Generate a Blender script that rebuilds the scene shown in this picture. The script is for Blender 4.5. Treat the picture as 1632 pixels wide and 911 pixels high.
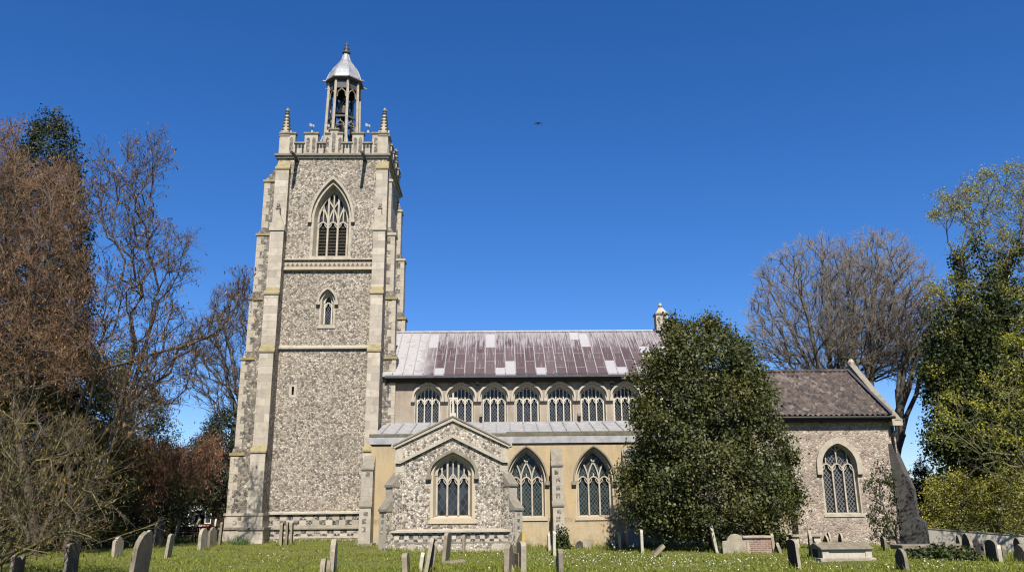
import bpy, math, random
import numpy as np
from mathutils import Vector
from mathutils.geometry import tessellate_polygon

random.seed(7); rng = np.random.default_rng(7)
R = math.radians
for o in list(bpy.data.objects): bpy.data.objects.remove(o)
sc = bpy.context.scene
COL = sc.collection

# ------------------------------------------------------------------ camera, sky, sun, exposure
F = 1320.0; YAW = R(1.2); PIT = R(15.4); ROLL = R(-0.6); CAM = Vector((0, 0, 1.5))
from mathutils import Matrix
RM = Matrix.Rotation(-YAW, 3, 'Z') @ Matrix.Rotation(math.pi/2+PIT, 3, 'X') @ Matrix.Rotation(ROLL, 3, 'Z')
cd = bpy.data.cameras.new('camera'); cam = bpy.data.objects.new('camera', cd); COL.objects.link(cam)
cam.matrix_world = Matrix.Translation(CAM) @ RM.to_4x4()
cd.sensor_width = 36; cd.lens = 36*F/1632; cd.clip_end = 3000; cd.clip_start = .1
sc.camera = cam
SUN_EL = R(48); SUN_AZ = R(6.5)
w = bpy.data.worlds.new('World'); sc.world = w; w.use_nodes = True
nt = w.node_tree; bg = nt.nodes['Background']
sky = nt.nodes.new('ShaderNodeTexSky'); sky.sky_type = 'NISHITA'; sky.sun_disc = False
sky.sun_elevation = SUN_EL; sky.sun_rotation = math.pi-SUN_AZ
sky.altitude = 0; sky.air_density = 1.0; sky.dust_density = 0.0; sky.ozone_density = 5.0
hs = nt.nodes.new('ShaderNodeHueSaturation'); hs.inputs['Saturation'].default_value = 1.25
tint = nt.nodes.new('ShaderNodeMix'); tint.data_type = 'RGBA'; tint.blend_type = 'MULTIPLY'; tint.inputs[0].default_value = 1; tint.inputs[7].default_value = (1.0, 1.03, 1.30, 1)
nt.links.new(sky.outputs[0], hs.inputs['Color']); nt.links.new(hs.outputs[0], tint.inputs[6]); nt.links.new(tint.outputs[2], bg.inputs[0]); bg.inputs[1].default_value = 0.055
sl = bpy.data.lights.new('sun', 'SUN'); so = bpy.data.objects.new('sun', sl); COL.objects.link(so)
sl.energy = 5.0; sl.angle = R(.5); sl.color = (1, .94, .86)
tosun = Vector((math.sin(SUN_AZ)*math.cos(SUN_EL), -math.cos(SUN_AZ)*math.cos(SUN_EL), math.sin(SUN_EL)))
so.rotation_euler = tosun.to_track_quat('Z', 'Y').to_euler()
vs = sc.view_settings; vs.view_transform = 'Standard'; vs.look = 'None'; vs.gamma = 1; vs.exposure = 0.97; vs.use_curve_mapping = False
sc.cycles.max_bounces = 6; sc.cycles.diffuse_bounces = 3; sc.cycles.glossy_bounces = 2; sc.cycles.transparent_max_bounces = 4
sc.cycles.filter_width = 1.2; sc.cycles.caustics_reflective = False; sc.cycles.caustics_refractive = False

# ------------------------------------------------------------------ measuring helpers
def ray(px, py): return RM @ Vector(((px-816)/F, -(py-455.5)/F, -1))
def at(px, py, Y):                      # the point of the photograph's ray at depth Y
    d = ray(px, py); return CAM + d*(Y/d.y)
GX = [-80, -40, -20, -10, -5, 0, 10, 16, 22, 25, 29, 40, 90]
GZ = [-.3, -.05, .15, .25, .1, 0, -.03, -.1, -.35, -.65, -1.2, -1.7, -2.0]
def gz(x, y):
    t = np.clip((np.asarray(y, float)-22)/18, 0, 1); t = t*t*(3-2*t)
    return np.interp(x, GX, GZ)*t + .035*np.sin(x*.9+y*.35)+.03*np.sin(y*.8-x*.33+1)
def on_ground(px, py):
    z = 0.0
    for _ in range(12):
        d = ray(px, py); t = (z-CAM.z)/d.z; p = CAM+d*t; z = .5*z+.5*float(gz(p.x, p.y))
    return p

# ------------------------------------------------------------------ object helpers
LOC = {}
def tag(o, label=None, cat=None, group=None, kind=None):
    if label: o['label'] = label
    if cat: o['category'] = cat
    if group: o['group'] = group
    if kind: o['kind'] = kind
    return o
def empty(name, loc, label=None, cat=None, group=None):
    o = bpy.data.objects.new(name, None); COL.objects.link(o); o.location = loc; o.empty_display_size = .3
    LOC[o.name] = np.array(loc, float)
    return tag(o, label, cat, group)
def offset_of(o):
    v = np.zeros(3)
    while o is not None: v += LOC.get(o.name, np.zeros(3)); o = o.parent
    return v
def link_mesh(name, me, parent=None, loc=None):
    o = bpy.data.objects.new(name, me); COL.objects.link(o)
    if parent is not None: o.parent = parent
    if loc is not None: o.location = loc; LOC[o.name] = np.array(loc, float)
    return o
def np_mesh(name, V, Fc, mat, parent=None, smooth=False, loc=None, attr=None):
    """V (n,3), Fc (m,k) arrays"""
    V = np.asarray(V, np.float32); Fc = np.asarray(Fc, np.int32); m, k = Fc.shape
    off = offset_of(parent)
    if loc is not None: off = off+np.array(loc, float)
    V = V-off.astype(np.float32)
    me = bpy.data.meshes.new(name)
    me.vertices.add(len(V)); me.vertices.foreach_set('co', V.ravel())
    me.loops.add(m*k); me.loops.foreach_set('vertex_index', Fc.ravel())
    me.polygons.add(m); me.polygons.foreach_set('loop_start', np.arange(0, m*k, k, dtype=np.int32))
    try: me.polygons.foreach_set('loop_total', np.full(m, k, np.int32))
    except Exception: pass
    if smooth: me.polygons.foreach_set('use_smooth', np.ones(m, bool))
    me.update(calc_edges=True); me.materials.append(mat)
    return link_mesh(name, me, parent, loc)

class MB:
    def __init__(s): s.V = []; s.F = []; s.M = []; s.m = 0; s.mats = []; s.T = None
    def use(s, mat):
        if mat not in s.mats: s.mats.append(mat)
        s.m = s.mats.index(mat); return s
    def v(s, p):
        if s.T is not None: p = s.T @ Vector(p)
        s.V.append((p[0], p[1], p[2])); return len(s.V)-1
    def f(s, idx, m=None): s.F.append(list(idx)); s.M.append(s.m if m is None else m)
    def hexa(s, P):
        i = [s.v(p) for p in P]
        for q in ((0,3,2,1),(4,5,6,7),(0,1,5,4),(1,2,6,5),(2,3,7,6),(3,0,4,7)): s.f([i[k] for k in q])
    def box(s, x0, x1, y0, y1, z0, z1):
        s.hexa([(x0,y0,z0),(x1,y0,z0),(x1,y1,z0),(x0,y1,z0),(x0,y0,z1),(x1,y0,z1),(x1,y1,z1),(x0,y1,z1)])
    def prism(s, poly, a0, a1, to3, holes=(), side=None, cap=None, slope=None, back=True, holeside=True):
        """poly in 2D, extruded from a0 to a1; to3(u,v,a) gives the 3D point"""
        loops = [list(poly)]+[list(h) for h in holes]
        flat = [p for l in loops for p in l]
        tri = tessellate_polygon([[Vector((p[0], p[1], 0)) for p in l] for l in loops])
        A = [s.v(to3(p[0], p[1], a0)) for p in flat]; B = [s.v(to3(p[0], p[1], a1)) for p in flat]
        m0 = s.m
        if cap: s.use(cap)
        for t in tri:
            s.f([A[k] for k in t])
            if back: s.f([B[k] for k in reversed(t)])
        k = 0
        for li, l in enumerate(loops):
            n = len(l)
            if li == 0 or holeside:
                for i in range(n):
                    j = (i+1) % n
                    if side:
                        s.use(side)
                        if slope and abs(l[j][0]-l[i][0]) > .02 and abs(l[j][1]-l[i][1]) > .02: s.use(slope)
                    s.f([A[k+i], A[k+j], B[k+j], B[k+i]])
            k += n
        s.m = m0
    def prism_y(s, poly, y0, y1, **k): s.prism(poly, y0, y1, lambda u, v, a: (u, a, v), **k)
    def prism_x(s, poly, x0, x1, **k): s.prism(poly, x0, x1, lambda u, v, a: (a, u, v), **k)
    def ring(s, La, ya, Lb, yb):       # strip between two closed XZ loops of equal length
        n = len(La); A = [s.v((p[0], ya, p[1])) for p in La]; B = [s.v((p[0], yb, p[1])) for p in Lb]
        for i in range(n): j = (i+1) % n; s.f([A[i], A[j], B[j], B[i]])
    def bar(s, path, w, y0, y1, caps=True):   # rectangular bar along an XZ path
        n = len(path); L = []; Rr = []
        for i in range(n):
            d0 = Vector(path[i])-Vector(path[i-1]) if i > 0 else Vector(path[1])-Vector(path[0])
            d1 = Vector(path[i+1])-Vector(path[i]) if i < n-1 else d0
            d0 = d0.normalized() if d0.length > 1e-9 else Vector((1, 0)); d1 = d1.normalized() if d1.length > 1e-9 else d0
            d = (d0+d1); d = d.normalized() if d.length > 1e-6 else d0
            nn = Vector((-d.y, d.x)); c = max(.4, nn.dot(Vector((-d0.y, d0.x))))
            off = nn*(w/2/c); p = Vector(path[i]); L.append(p+off); Rr.append(p-off)
        a = [s.v((p.x, y0, p.y)) for p in L]; b = [s.v((p.x, y0, p.y)) for p in Rr]
        c = [s.v((p.x, y1, p.y)) for p in L]; e = [s.v((p.x, y1, p.y)) for p in Rr]
        for i in range(n-1):
            j = i+1
            s.f([a[i], b[i], b[j], a[j]]); s.f([c[i], c[j], e[j], e[i]]); s.f([a[i], a[j], c[j], c[i]]); s.f([b[i], e[i], e[j], b[j]])
        if caps: s.f([a[0], c[0], e[0], b[0]]); s.f([a[-1], b[-1], e[-1], c[-1]])
    def tube(s, pts, rad, n=8, caps=True):
        rings = []
        for i, p in enumerate(pts):
            p = Vector(p)
            d = (Vector(pts[min(i+1, len(pts)-1)])-Vector(pts[max(i-1, 0)])).normalized()
            ref = Vector((0, 0, 1)) if abs(d.z) < .9 else Vector((1, 0, 0))
            u = d.cross(ref).normalized(); vv = d.cross(u)
            r = rad[i] if hasattr(rad, '__len__') else rad
            rings.append([s.v(p+u*(r*math.cos(t*2*math.pi/n))+vv*(r*math.sin(t*2*math.pi/n))) for t in range(n)])
        for a, b in zip(rings, rings[1:]):
            for i in range(n): j = (i+1) % n; s.f([a[i], a[j], b[j], b[i]])
        if caps: s.f(rings[0][::-1]); s.f(rings[-1])
    def lathe(s, prof, cx, cy, n=16, rot=0):
        rings = [[s.v((cx+r*math.cos(rot+2*math.pi*t/n), cy+r*math.sin(rot+2*math.pi*t/n), z)) for t in range(n)] for r, z in prof]
        for a, b in zip(rings, rings[1:]):
            for i in range(n): j = (i+1) % n; s.f([a[i], a[j], b[j], b[i]])
        s.f(rings[0][::-1]); s.f(rings[-1])
    def build(s, name, parent=None, smooth=False, loc=None, bevel=0):
        off = offset_of(parent)
        if loc is not None: off = off+np.array(loc, float)
        me = bpy.data.meshes.new(name)
        me.from_pydata([(p[0]-off[0], p[1]-off[1], p[2]-off[2]) for p in s.V], [], s.F)
        for m in s.mats: me.materials.append(m)
        me.polygons.foreach_set('material_index', s.M)
        if smooth: me.polygons.foreach_set('use_smooth', [True]*len(s.F))
        me.update()
        o = link_mesh(name, me, parent, loc)
        import bmesh
        bm = bmesh.new(); bm.from_mesh(me)
        if bevel: bmesh.ops.remove_doubles(bm, verts=bm.verts, dist=1e-5)
        bmesh.ops.recalc_face_normals(bm, faces=bm.faces); bm.to_mesh(me); bm.free()
        if bevel:
            b = o.modifiers.new('bevel', 'BEVEL'); b.width = bevel; b.segments = 2; b.limit_method = 'ANGLE'; b.angle_limit = R(35)
        return o

# ------------------------------------------------------------------ materials
KA = .64
class NT:
    def __init__(s, name):
        s.mat = bpy.data.materials.new(name); s.mat.use_nodes = True; s.t = s.mat.node_tree
        s.b = s.t.nodes['Principled BSDF']; s.b.inputs['Roughness'].default_value = .85
        s.b.inputs['Specular IOR Level'].default_value = .25
    def n(s, kind, props=None, **ins):
        nd = s.t.nodes.new('ShaderNode'+kind)
        for k, v in (props or {}).items(): setattr(nd, k, v)
        for k, v in ins.items():
            key = int(k[1:]) if k[0] == '_' and k[1:].isdigit() else k.replace('_', ' ')
            s.put(nd.inputs[key], v)
        return nd
    def put(s, sock, v):
        if isinstance(v, bpy.types.NodeSocket): s.t.links.new(v, sock)
        elif isinstance(v, bpy.types.Node): s.t.links.new(v.outputs[0], sock)
        else:
            if hasattr(sock.default_value, '__len__') and not isinstance(v, str):
                v = tuple(v)
                if len(sock.default_value) == 4 and len(v) == 3: v = v+(1,)
            sock.default_value = v
    def math(s, op, a, b=0.0, clamp=False): return s.n('Math', {'operation': op, 'use_clamp': clamp}, _0=a, _1=b).outputs[0]
    def mix(s, f, a, b, blend='MIX'):
        nd = s.n('Mix', {'data_type': 'RGBA', 'blend_type': blend})
        s.put(nd.inputs[0], f); s.put(nd.inputs[6], a); s.put(nd.inputs[7], b); return nd.outputs[2]
    def ramp(s, f, stops, interp='LINEAR'):
        nd = s.n('ValToRGB', _0=f); cr = nd.color_ramp; cr.interpolation = interp
        while len(cr.elements) < len(stops): cr.elements.new(.5)
        for e, (p, c) in zip(cr.elements, stops):
            e.position = p; e.color = (c, c, c, 1) if not hasattr(c, '__len__') else tuple(c)+(1,)
        return nd.outputs[0]
    def obj(s): return s.n('TexCoord').outputs['Object']
    def sep(s, v): return s.n('SeparateXYZ', _0=v).outputs
    def comb(s, x, y, z=0.0): return s.n('CombineXYZ', _0=x, _1=y, _2=z).outputs[0]
    def noise(s, vec, scale, detail=4, rough=.6, out=0, dist=0.0):
        return s.n('TexNoise', Vector=vec, Scale=scale, Detail=detail, Roughness=rough, Distortion=dist).outputs[out]
    def scale(s, vec, sx, sy, sz): return s.n('Mapping', Vector=vec, Scale=(sx, sy, sz)).outputs[0]
    def color(s, c): s.put(s.b.inputs['Base Color'], s.mix(1, c, (KA, KA, KA), 'MULTIPLY'))   # one overall albedo level for the whole place
    def rough(s, c): s.put(s.b.inputs['Roughness'], c)
    def bump(s, h, dist=.02, strength=1.0):
        nd = s.n('Bump', Height=h, Distance=dist, Strength=strength); s.put(s.b.inputs['Normal'], nd.outputs[0])
    def wallco(s):
        x, y, z = s.sep(s.obj()); return s.comb(s.math('ADD', x, y), z), x, y, z

def m_flint(name, size=.13, mortar=(.40, .345, .27), stops=None, edge=.1, tint=(1, 1, 1), banding=.0, squash=1.0):
    t = NT(name); co = t.obj()
    wob = t.n('VectorMath', {'operation': 'MULTIPLY_ADD'}, _0=t.noise(co, 9, 2, .5, 1), _1=(.07, .07, .07), _2=co).outputs[0]
    wv = t.scale(wob, 1, 1, squash)
    vo = t.n('TexVoronoi', {'feature': 'F1', 'voronoi_dimensions': '3D'}, Vector=wv, Scale=1/size, Randomness=1.0)
    ed = t.n('TexVoronoi', {'feature': 'DISTANCE_TO_EDGE', 'voronoi_dimensions': '3D'}, Vector=wv, Scale=1/size, Randomness=1.0)
    rnd = t.sep(vo.outputs['Color'])[0]
    stops = stops or [(0, (.035, .035, .04)), (.16, (.10, .095, .095)), (.3, (.20, .185, .17)), (.5, (.36, .32, .26)), (.72, (.52, .47, .39)), (1, (.72, .69, .62))]
    c = t.ramp(rnd, stops)
    c = t.mix(t.math('MULTIPLY', t.noise(co, 30, 3), .5), c, t.mix(.5, c, (.5, .46, .4)))
    m = t.ramp(ed.outputs['Distance'], [(edge*.35, 1), (edge, 0)])
    mor = t.mix(t.noise(co, 1.3, 5), t.mix(1, mortar, (.75, .75, .76), 'MULTIPLY'), t.mix(1, mortar, (1.2, 1.18, 1.12), 'MULTIPLY'))
    c = t.mix(m, c, mor)
    big = t.noise(co, .45, 5, .6)
    c = t.mix(t.ramp(big, [(.42, 0), (.75, .4)]), c, mor)
    c = t.mix(1, c, t.mix(t.noise(co, .23, 3), [a*.86 for a in tint], [min(1.2, a*1.1) for a in tint]), 'MULTIPLY')
    lifts = t.noise(t.scale(co, .22, .22, 1.1), 1.3, 5, .65)       # building lifts, patch repairs and old damp
    c = t.mix(1, c, t.mix(t.ramp(lifts, [(.32, 0), (.68, 1)]), (.80, .79, .78), (1.14, 1.12, 1.08)), 'MULTIPLY')
    c = t.mix(t.ramp(t.noise(t.scale(co, 1, 1, .3), .9, 6, .7), [(.55, 0), (.75, .4)]), c, t.mix(1, c, (.55, .53, .5), 'MULTIPLY'))
    t.color(c); t.rough(.75); t.bump(t.math('SUBTRACT', 1, m), .03, .8); return t.mat

def m_ashlar(name, c1=(.56, .48, .36), c2=(.42, .36, .275), bw=.6, bh=.32, lichen=.35, stain=(.2, .18, .14)):
    t = NT(name); v, x, y, z = t.wallco()
    br = t.n('TexBrick', {'offset': .5}, Vector=v, Color1=c1+(1,), Color2=c2+(1,), Mortar=(.33, .28, .21, 1), Scale=1.0, Mortar_Size=.008, Brick_Width=bw, Row_Height=bh, Bias=-.1)
    co = t.obj(); c = br.outputs[0]
    c = t.mix(t.ramp(t.noise(co, 2.2, 8, .7), [(.46, 0), (.68, .55)]), c, stain)
    c = t.mix(t.ramp(t.noise(co, .7, 6, .7), [(.5, 0), (.72, lichen)]), c, (.45, .40, .22))
    c = t.mix(t.ramp(t.noise(co, 14, 4, .7), [(.4, 0), (.8, .4)]), c, t.mix(.5, c, (.65, .6, .5)))
    t.color(c); t.bump(t.noise(co, 18, 4, .7), .008, .6); return t.mat

def m_stone(name, c=(.50, .44, .33), stain=(.22, .20, .16), amt=.5, sc_=3.0, bumpd=.01):
    t = NT(name); co = t.obj()
    k = t.mix(t.ramp(t.noise(co, sc_, 8, .7), [(.42, 0), (.7, amt)]), c, stain)
    k = t.mix(t.noise(co, 25, 3), t.mix(1, k, (.82, .82, .82), 'MULTIPLY'), t.mix(1, k, (1.15, 1.15, 1.13), 'MULTIPLY'))
    t.color(k); t.bump(t.noise(co, 20, 5, .7), bumpd, .7); return t.mat

def m_flush(name, cell, cols):   # chequer of ashlar squares and flint squares
    t = NT(name); v, x, y, z = t.wallco(); co = t.obj()
    u = t.math('ADD', x, y)
    fu = t.math('FLOOR', t.math('DIVIDE', u, cell)); fv = t.math('FLOOR', t.math('DIVIDE', t.math('ADD', z, cols), cell*.98))
    ch = t.math('ABSOLUTE', t.math('MODULO', t.math('ADD', fu, fv), 2.0))
    wn = t.n('TexWhiteNoise', {'noise_dimensions': '2D'}, Vector=t.comb(fu, fv)).outputs[0]
    stone = t.mix(wn, (.40, .345, .26), (.60, .53, .41))
    stone = t.mix(t.ramp(t.noise(co, 3, 7, .7), [(.45, 0), (.7, .5)]), stone, (.22, .2, .16))
    vo = t.n('TexVoronoi', Vector=co, Scale=13.0)
    fl = t.ramp(t.sep(vo.outputs['Color'])[0], [(0, (.03, .03, .035)), (.5, (.10, .095, .09)), (.8, (.25, .23, .2)), (1, (.5, .46, .4))])
    t.color(t.mix(ch, stone, fl)); return t.mat

def m_band(name):                # band of small triangles in dark flint
    t = NT(name); v, x, y, z = t.wallco(); co = t.obj()
    u = t.math('PINGPONG', t.math('DIVIDE', t.math('ADD', x, y), .26), .5)
    w_ = t.math('FRACT', t.math('DIVIDE', z, .26))
    tri = t.math('LESS_THAN', t.math('MULTIPLY', w_, .55), t.math('SUBTRACT', u, .04))
    t.color(t.mix(tri, (.46, .39, .29), t.mix(t.noise(co, 14, 3), (.05, .05, .05), (.25, .22, .18)))); return t.mat

def m_render(name, c, c2, stain, low=None):
    t = NT(name); co = t.obj(); x, y, z = t.sep(co)
    k = t.mix(t.ramp(t.noise(co, .9, 6, .65), [(.35, 0), (.65, 1)]), c, c2)
    st = t.noise(t.scale(co, 2.2, 2.2, .45), 1.6, 7, .7)
    k = t.mix(t.ramp(st, [(.47, 0), (.74, .65)]), k, stain)
    if low is not None:
        lo = t.math('MULTIPLY', t.ramp(t.math('DIVIDE', z, 4.0), [(.05, 1), (.5, 0)]), t.ramp(t.noise(co, 2.4, 7, .75), [(.4, 0), (.62, .85)]))
        k = t.mix(lo, k, low)
    sill = t.math('MULTIPLY', t.ramp(t.math('DIVIDE', z, 4.0), [(.255, 0), (.30, 1), (.325, 1), (.34, 0)]), t.ramp(t.noise(t.scale(co, 1, 1, .35), 5, 6, .75), [(.42, 0), (.62, .7)]))
    if low is not None:
        damp = t.math('MULTIPLY', t.ramp(t.math('DIVIDE', z, 4.0), [(0, 1), (.17, 0)]), t.ramp(t.noise(co, 3.2, 6, .75), [(.42, 0), (.6, .8)]))
        k = t.mix(damp, k, (.17, .165, .09))
    if low is not None: k = t.mix(sill, k, [q*.45 for q in stain])
    crack = t.n('TexVoronoi', {'feature': 'DISTANCE_TO_EDGE'}, Vector=t.n('VectorMath', {'operation': 'MULTIPLY_ADD'}, _0=t.noise(co, 3, 4, .6, 1), _1=(.5, .5, .5), _2=co).outputs[0], Scale=.7)
    k = t.mix(t.ramp(crack.outputs[0], [(.002, .25), (.008, 0)]), k, (.16, .12, .08))
    k = t.mix(t.noise(co, 22, 4), t.mix(1, k, (.85, .85, .85), 'MULTIPLY'), t.mix(1, k, (1.12, 1.12, 1.12), 'MULTIPLY'))
    t.color(k); t.bump(t.noise(co, 12, 6, .7), .012, .6); return t.mat

def m_leadroof(name):
    t = NT(name); co = t.obj(); x, y, z = t.sep(co)
    s_ = t.math('MULTIPLY', z, 1.70)
    v = t.comb(s_, x)
    br = t.n('TexBrick', {'offset': .45, 'offset_frequency': 2}, Vector=v, Color1=(0, 0, 0, 1), Color2=(1, 1, 1, 1), Mortar=(0, 0, 0, 1), Scale=1.0, Mortar_Size=.022, Mortar_Smooth=.4, Brick_Width=1.86, Row_Height=.5615, Bias=0.0)
    rnd = t.sep(br.outputs[0])[0]; mort = br.outputs['Fac']
    dark = t.mix(t.noise(co, 1.5, 5), (.068, .046, .049), (.105, .074, .078))
    pale = t.mix(t.noise(co, 5, 6, .7), (.46, .445, .45), (.34, .32, .335))
    pan = t.math('GREATER_THAN', rnd, .87)
    k = t.mix(pan, t.mix(rnd, dark, (.145, .106, .11)), pale)
    stv = t.comb(t.math('MULTIPLY', s_, .55), t.math('MULTIPLY', x, 9.0))
    top = t.ramp(t.math('DIVIDE', t.math('SUBTRACT', z, 8.9), 3.2), [(0, .0), (.55, .08), (1, .26)])
    stt = t.ramp(t.math('ADD', t.noise(stv, 1.1, 5, .65), top), [(.60, 0), (.76, .6)])
    k = t.mix(stt, k, (.46, .43, .44))
    k = t.mix(t.math('MULTIPLY', mort, .6), k, (.50, .46, .46))
    west = t.ramp(t.math('DIVIDE', t.math('ADD', t.math('SUBTRACT', x, 9.0), t.math('MULTIPLY', t.noise(co, 1.2, 4), 1.6)), -10.0), [(.25, 0), (.36, 1)])
    k = t.mix(west, k, t.mix(t.ramp(t.noise(co, 3, 7, .75), [(.5, 0), (.7, .7)]), (.42, .405, .40), (.22, .18, .18)))
    t.color(k); t.rough(.75); t.b.inputs['Specular IOR Level'].default_value = .15; t.bump(t.math('ADD', t.noise(co, 4, 3), t.math('MULTIPLY', mort, 1.0)), .02, .7); return t.mat

def m_lead(name, c=(.46, .455, .45), c2=(.30, .295, .29), rough=.5, metal=0.0):
    t = NT(name); co = t.obj()
    k = t.mix(t.ramp(t.noise(co, 2.5, 7, .7), [(.35, 0), (.65, 1)]), c, c2)
    t.color(k); t.rough(rough); t.b.inputs['Metallic'].default_value = metal; t.bump(t.noise(co, 5, 4), .015, .5); return t.mat

def m_tiles(name):
    t = NT(name); co = t.obj()
    vo = t.n('TexVoronoi', Vector=t.scale(co, 1, .8, .8), Scale=4.0)
    k = t.ramp(t.sep(vo.outputs['Color'])[0], [(0, (.036, .029, .026)), (.5, (.072, .055, .046)), (.85, (.12, .092, .075)), (1, (.2, .165, .14))])
    k = t.mix(t.ramp(t.noise(co, 9, 5, .75), [(.56, 0), (.7, .8)]), k, (.34, .30, .27))
    k = t.mix(t.ramp(t.noise(co, 1.2, 5, .7), [(.5, 0), (.75, .5)]), k, (.16, .105, .08))
    t.color(k); t.rough(.8); return t.mat

def m_glass(name, du=.15, dv=.2, came=(.11, .115, .12), dark=(.008, .009, .011), light=(.035, .04, .048), cw=.09):
    t = NT(name); co = t.obj(); x, y, z = t.sep(co)
    h = t.math('ADD', x, y)
    a = t.math('ADD', t.math('DIVIDE', h, du), t.math('DIVIDE', z, dv)); b = t.math('SUBTRACT', t.math('DIVIDE', h, du), t.math('DIVIDE', z, dv))
    fa = t.math('ABSOLUTE', t.math('SUBTRACT', t.math('FRACT', a), .5)); fb = t.math('ABSOLUTE', t.math('SUBTRACT', t.math('FRACT', b), .5))
    line = t.math('GREATER_THAN', t.math('MAXIMUM', fa, fb), .5-cw)
    wn = t.n('TexWhiteNoise', {'noise_dimensions': '2D'}, Vector=t.comb(t.math('FLOOR', a), t.math('FLOOR', b)))
    g = t.mix(t.math('POWER', wn.outputs[0], 2.0), dark, light)
    t.color(t.mix(line, g, came)); t.rough(t.math('ADD', t.math('MULTIPLY', line, .5), .12))
    t.b.inputs['Specular IOR Level'].default_value = .3
    nm = t.n('VectorMath', {'operation': 'MULTIPLY_ADD'}, _0=wn.outputs[1], _1=(.10, .10, .10), _2=(-.05, -.05, -.05)).outputs[0]
    ad = t.n('VectorMath', {'operation': 'ADD'}, _0=nm, _1=t.n('NewGeometry').outputs['Normal']).outputs[0]
    t.put(t.b.inputs['Normal'], t.n('VectorMath', {'operation': 'NORMALIZE'}, _0=ad).outputs[0]); return t.mat

def m_plain(name, c, rough=.7, var=.25, scale=6.0, metal=0.0):
    t = NT(name); co = t.obj(); n = t.noise(co, scale, 5, .65)
    t.color(t.mix(n, [a*(1-var) for a in c], [a*(1+var) for a in c])); t.rough(rough); t.b.inputs['Metallic'].default_value = metal
    t.bump(t.noise(co, scale*4, 4), .006, .5); return t.mat

def m_grave(name, c, c2, lich=(.45, .42, .30), amt=.5):
    t = NT(name); co = t.n('VectorMath', {'operation': 'ADD'}, _0=t.obj(), _1=t.n('ObjectInfo').outputs['Location']).outputs[0]
    k = t.mix(t.ramp(t.noise(co, 3.5, 8, .7), [(.38, 0), (.64, 1)]), c, c2)
    k = t.mix(t.ramp(t.noise(co, 9, 6, .75), [(.55, 0), (.66, amt)]), k, lich)
    k = t.mix(t.ramp(t.noise(t.scale(co, 5, 5, .6), 2.0, 5, .7), [(.5, 0), (.75, .5)]), k, [a*.45 for a in c])
    t.color(k); t.bump(t.noise(co, 22, 6, .75), .012, .8); return t.mat

def m_leaf(name, c, var=.5, rough=.5, trans=.25, spec=.35, hue=(1.25, 1.0, .7), patch=.6):
    t = NT(name); co = t.obj()
    rnd = t.n('NewGeometry').outputs['Random Per Island']
    k = t.mix(rnd, [a*(1-var) for a in c], [a*(1+var) for a in c])
    k = t.mix(t.ramp(t.noise(co, patch, 3), [(.45, 0), (.65, .8)]), k, t.mix(1, k, hue, 'MULTIPLY'))
    t.color(k); t.rough(rough); t.b.inputs['Specular IOR Level'].default_value = spec
    tr = t.n('BsdfTranslucent', Color=t.mix(1, k, (1.2*KA, 1.25*KA, .6*KA), 'MULTIPLY'))
    ms = t.n('MixShader', _0=trans); t.put(ms.inputs[1], t.b.outputs[0]); t.put(ms.inputs[2], tr.outputs[0])
    t.put(t.t.nodes['Material Output'].inputs[0], ms.outputs[0]); return t.mat

def m_bark(name, c, c2, scale=2.0):
    t = NT(name); co = t.obj()
    t.color(t.mix(t.ramp(t.noise(co, scale, 6, .7), [(.4, 0), (.65, 1)]), c, c2)); t.bump(t.noise(t.scale(co, 1, 1, .3), 14, 5, .7), .02, .7); return t.mat

def m_ground(name):
    t = NT(name); co = t.obj()
    k = t.mix(t.ramp(t.noise(co, .5, 6, .65), [(.38, 0), (.62, 1)]), (.14, .175, .026), (.29, .285, .056))
    k = t.mix(t.ramp(t.noise(co, 3.0, 7, .7), [(.45, 0), (.7, .7)]), k, (.29, .265, .075))
    k = t.mix(t.ramp(t.noise(co, 11, 5, .7), [(.4, .7), (.6, 0)]), k, (.085, .11, .02))
    t.color(k); t.rough(.9); t.bump(t.noise(co, 7, 8, .75), .12, 1.0); return t.mat

M = {}
M['flint'] = m_flint('flint_wall', .092, mortar=(.43, .37, .29), stops=[(0, (.035, .032, .03)), (.16, (.10, .09, .082)), (.3, (.22, .195, .165)), (.5, (.40, .35, .285)), (.75, (.54, .48, .40)), (1, (.76, .71, .63))])
M['flint_d'] = m_flint('flint_dark', .15, mortar=(.33, .29, .23), stops=[(0, (.02, .02, .025)), (.3, (.07, .068, .07)), (.55, (.16, .15, .14)), (.8, (.34, .31, .26)), (1, (.62, .58, .5))])
M['flint_p'] = m_flint('flint_porch', .095, mortar=(.50, .44, .355), stops=[(0, (.025, .024, .024)), (.18, (.08, .075, .07)), (.3, (.22, .195, .165)), (.5, (.48, .42, .335)), (1, (.82, .76, .66))])
M['flint_c'] = m_flint('flint_chancel', .15, mortar=(.46, .375, .305), stops=[(0, (.10, .083, .072)), (.17, (.24, .195, .165)), (.38, (.39, .32, .265)), (.7, (.5, .43, .35)), (1, (.66, .6, .52))], edge=.16)
M['ashlar'] = m_ashlar('ashlar', (.61, .54, .435), (.37, .325, .262), bw=.85, bh=.42, lichen=.22)
M['ashlar_g'] = m_ashlar('ashlar_grey', (.50, .45, .37), (.40, .355, .29), .7, .4)
M['stone'] = m_stone('limestone', (.54, .475, .375), amt=.6)
M['stone_w'] = m_stone('limestone_pale', (.66, .61, .50), amt=.25)
M['stone_y'] = m_stone('limestone_gold', (.57, .48, .345), (.35, .28, .16), .3)
M['stone_d'] = m_stone('limestone_weathered', (.30, .265, .205), (.12, .11, .09), .7)
M['lichen'] = m_stone('limestone_lichen', (.36, .30, .16), (.17, .145, .09), .7)
M['flush_t'] = m_flush('flushwork_tower', .34, .35)
M['flush_p'] = m_flush('flushwork_porch', .2, .06)
M['band'] = m_band('flushwork_band')
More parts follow.
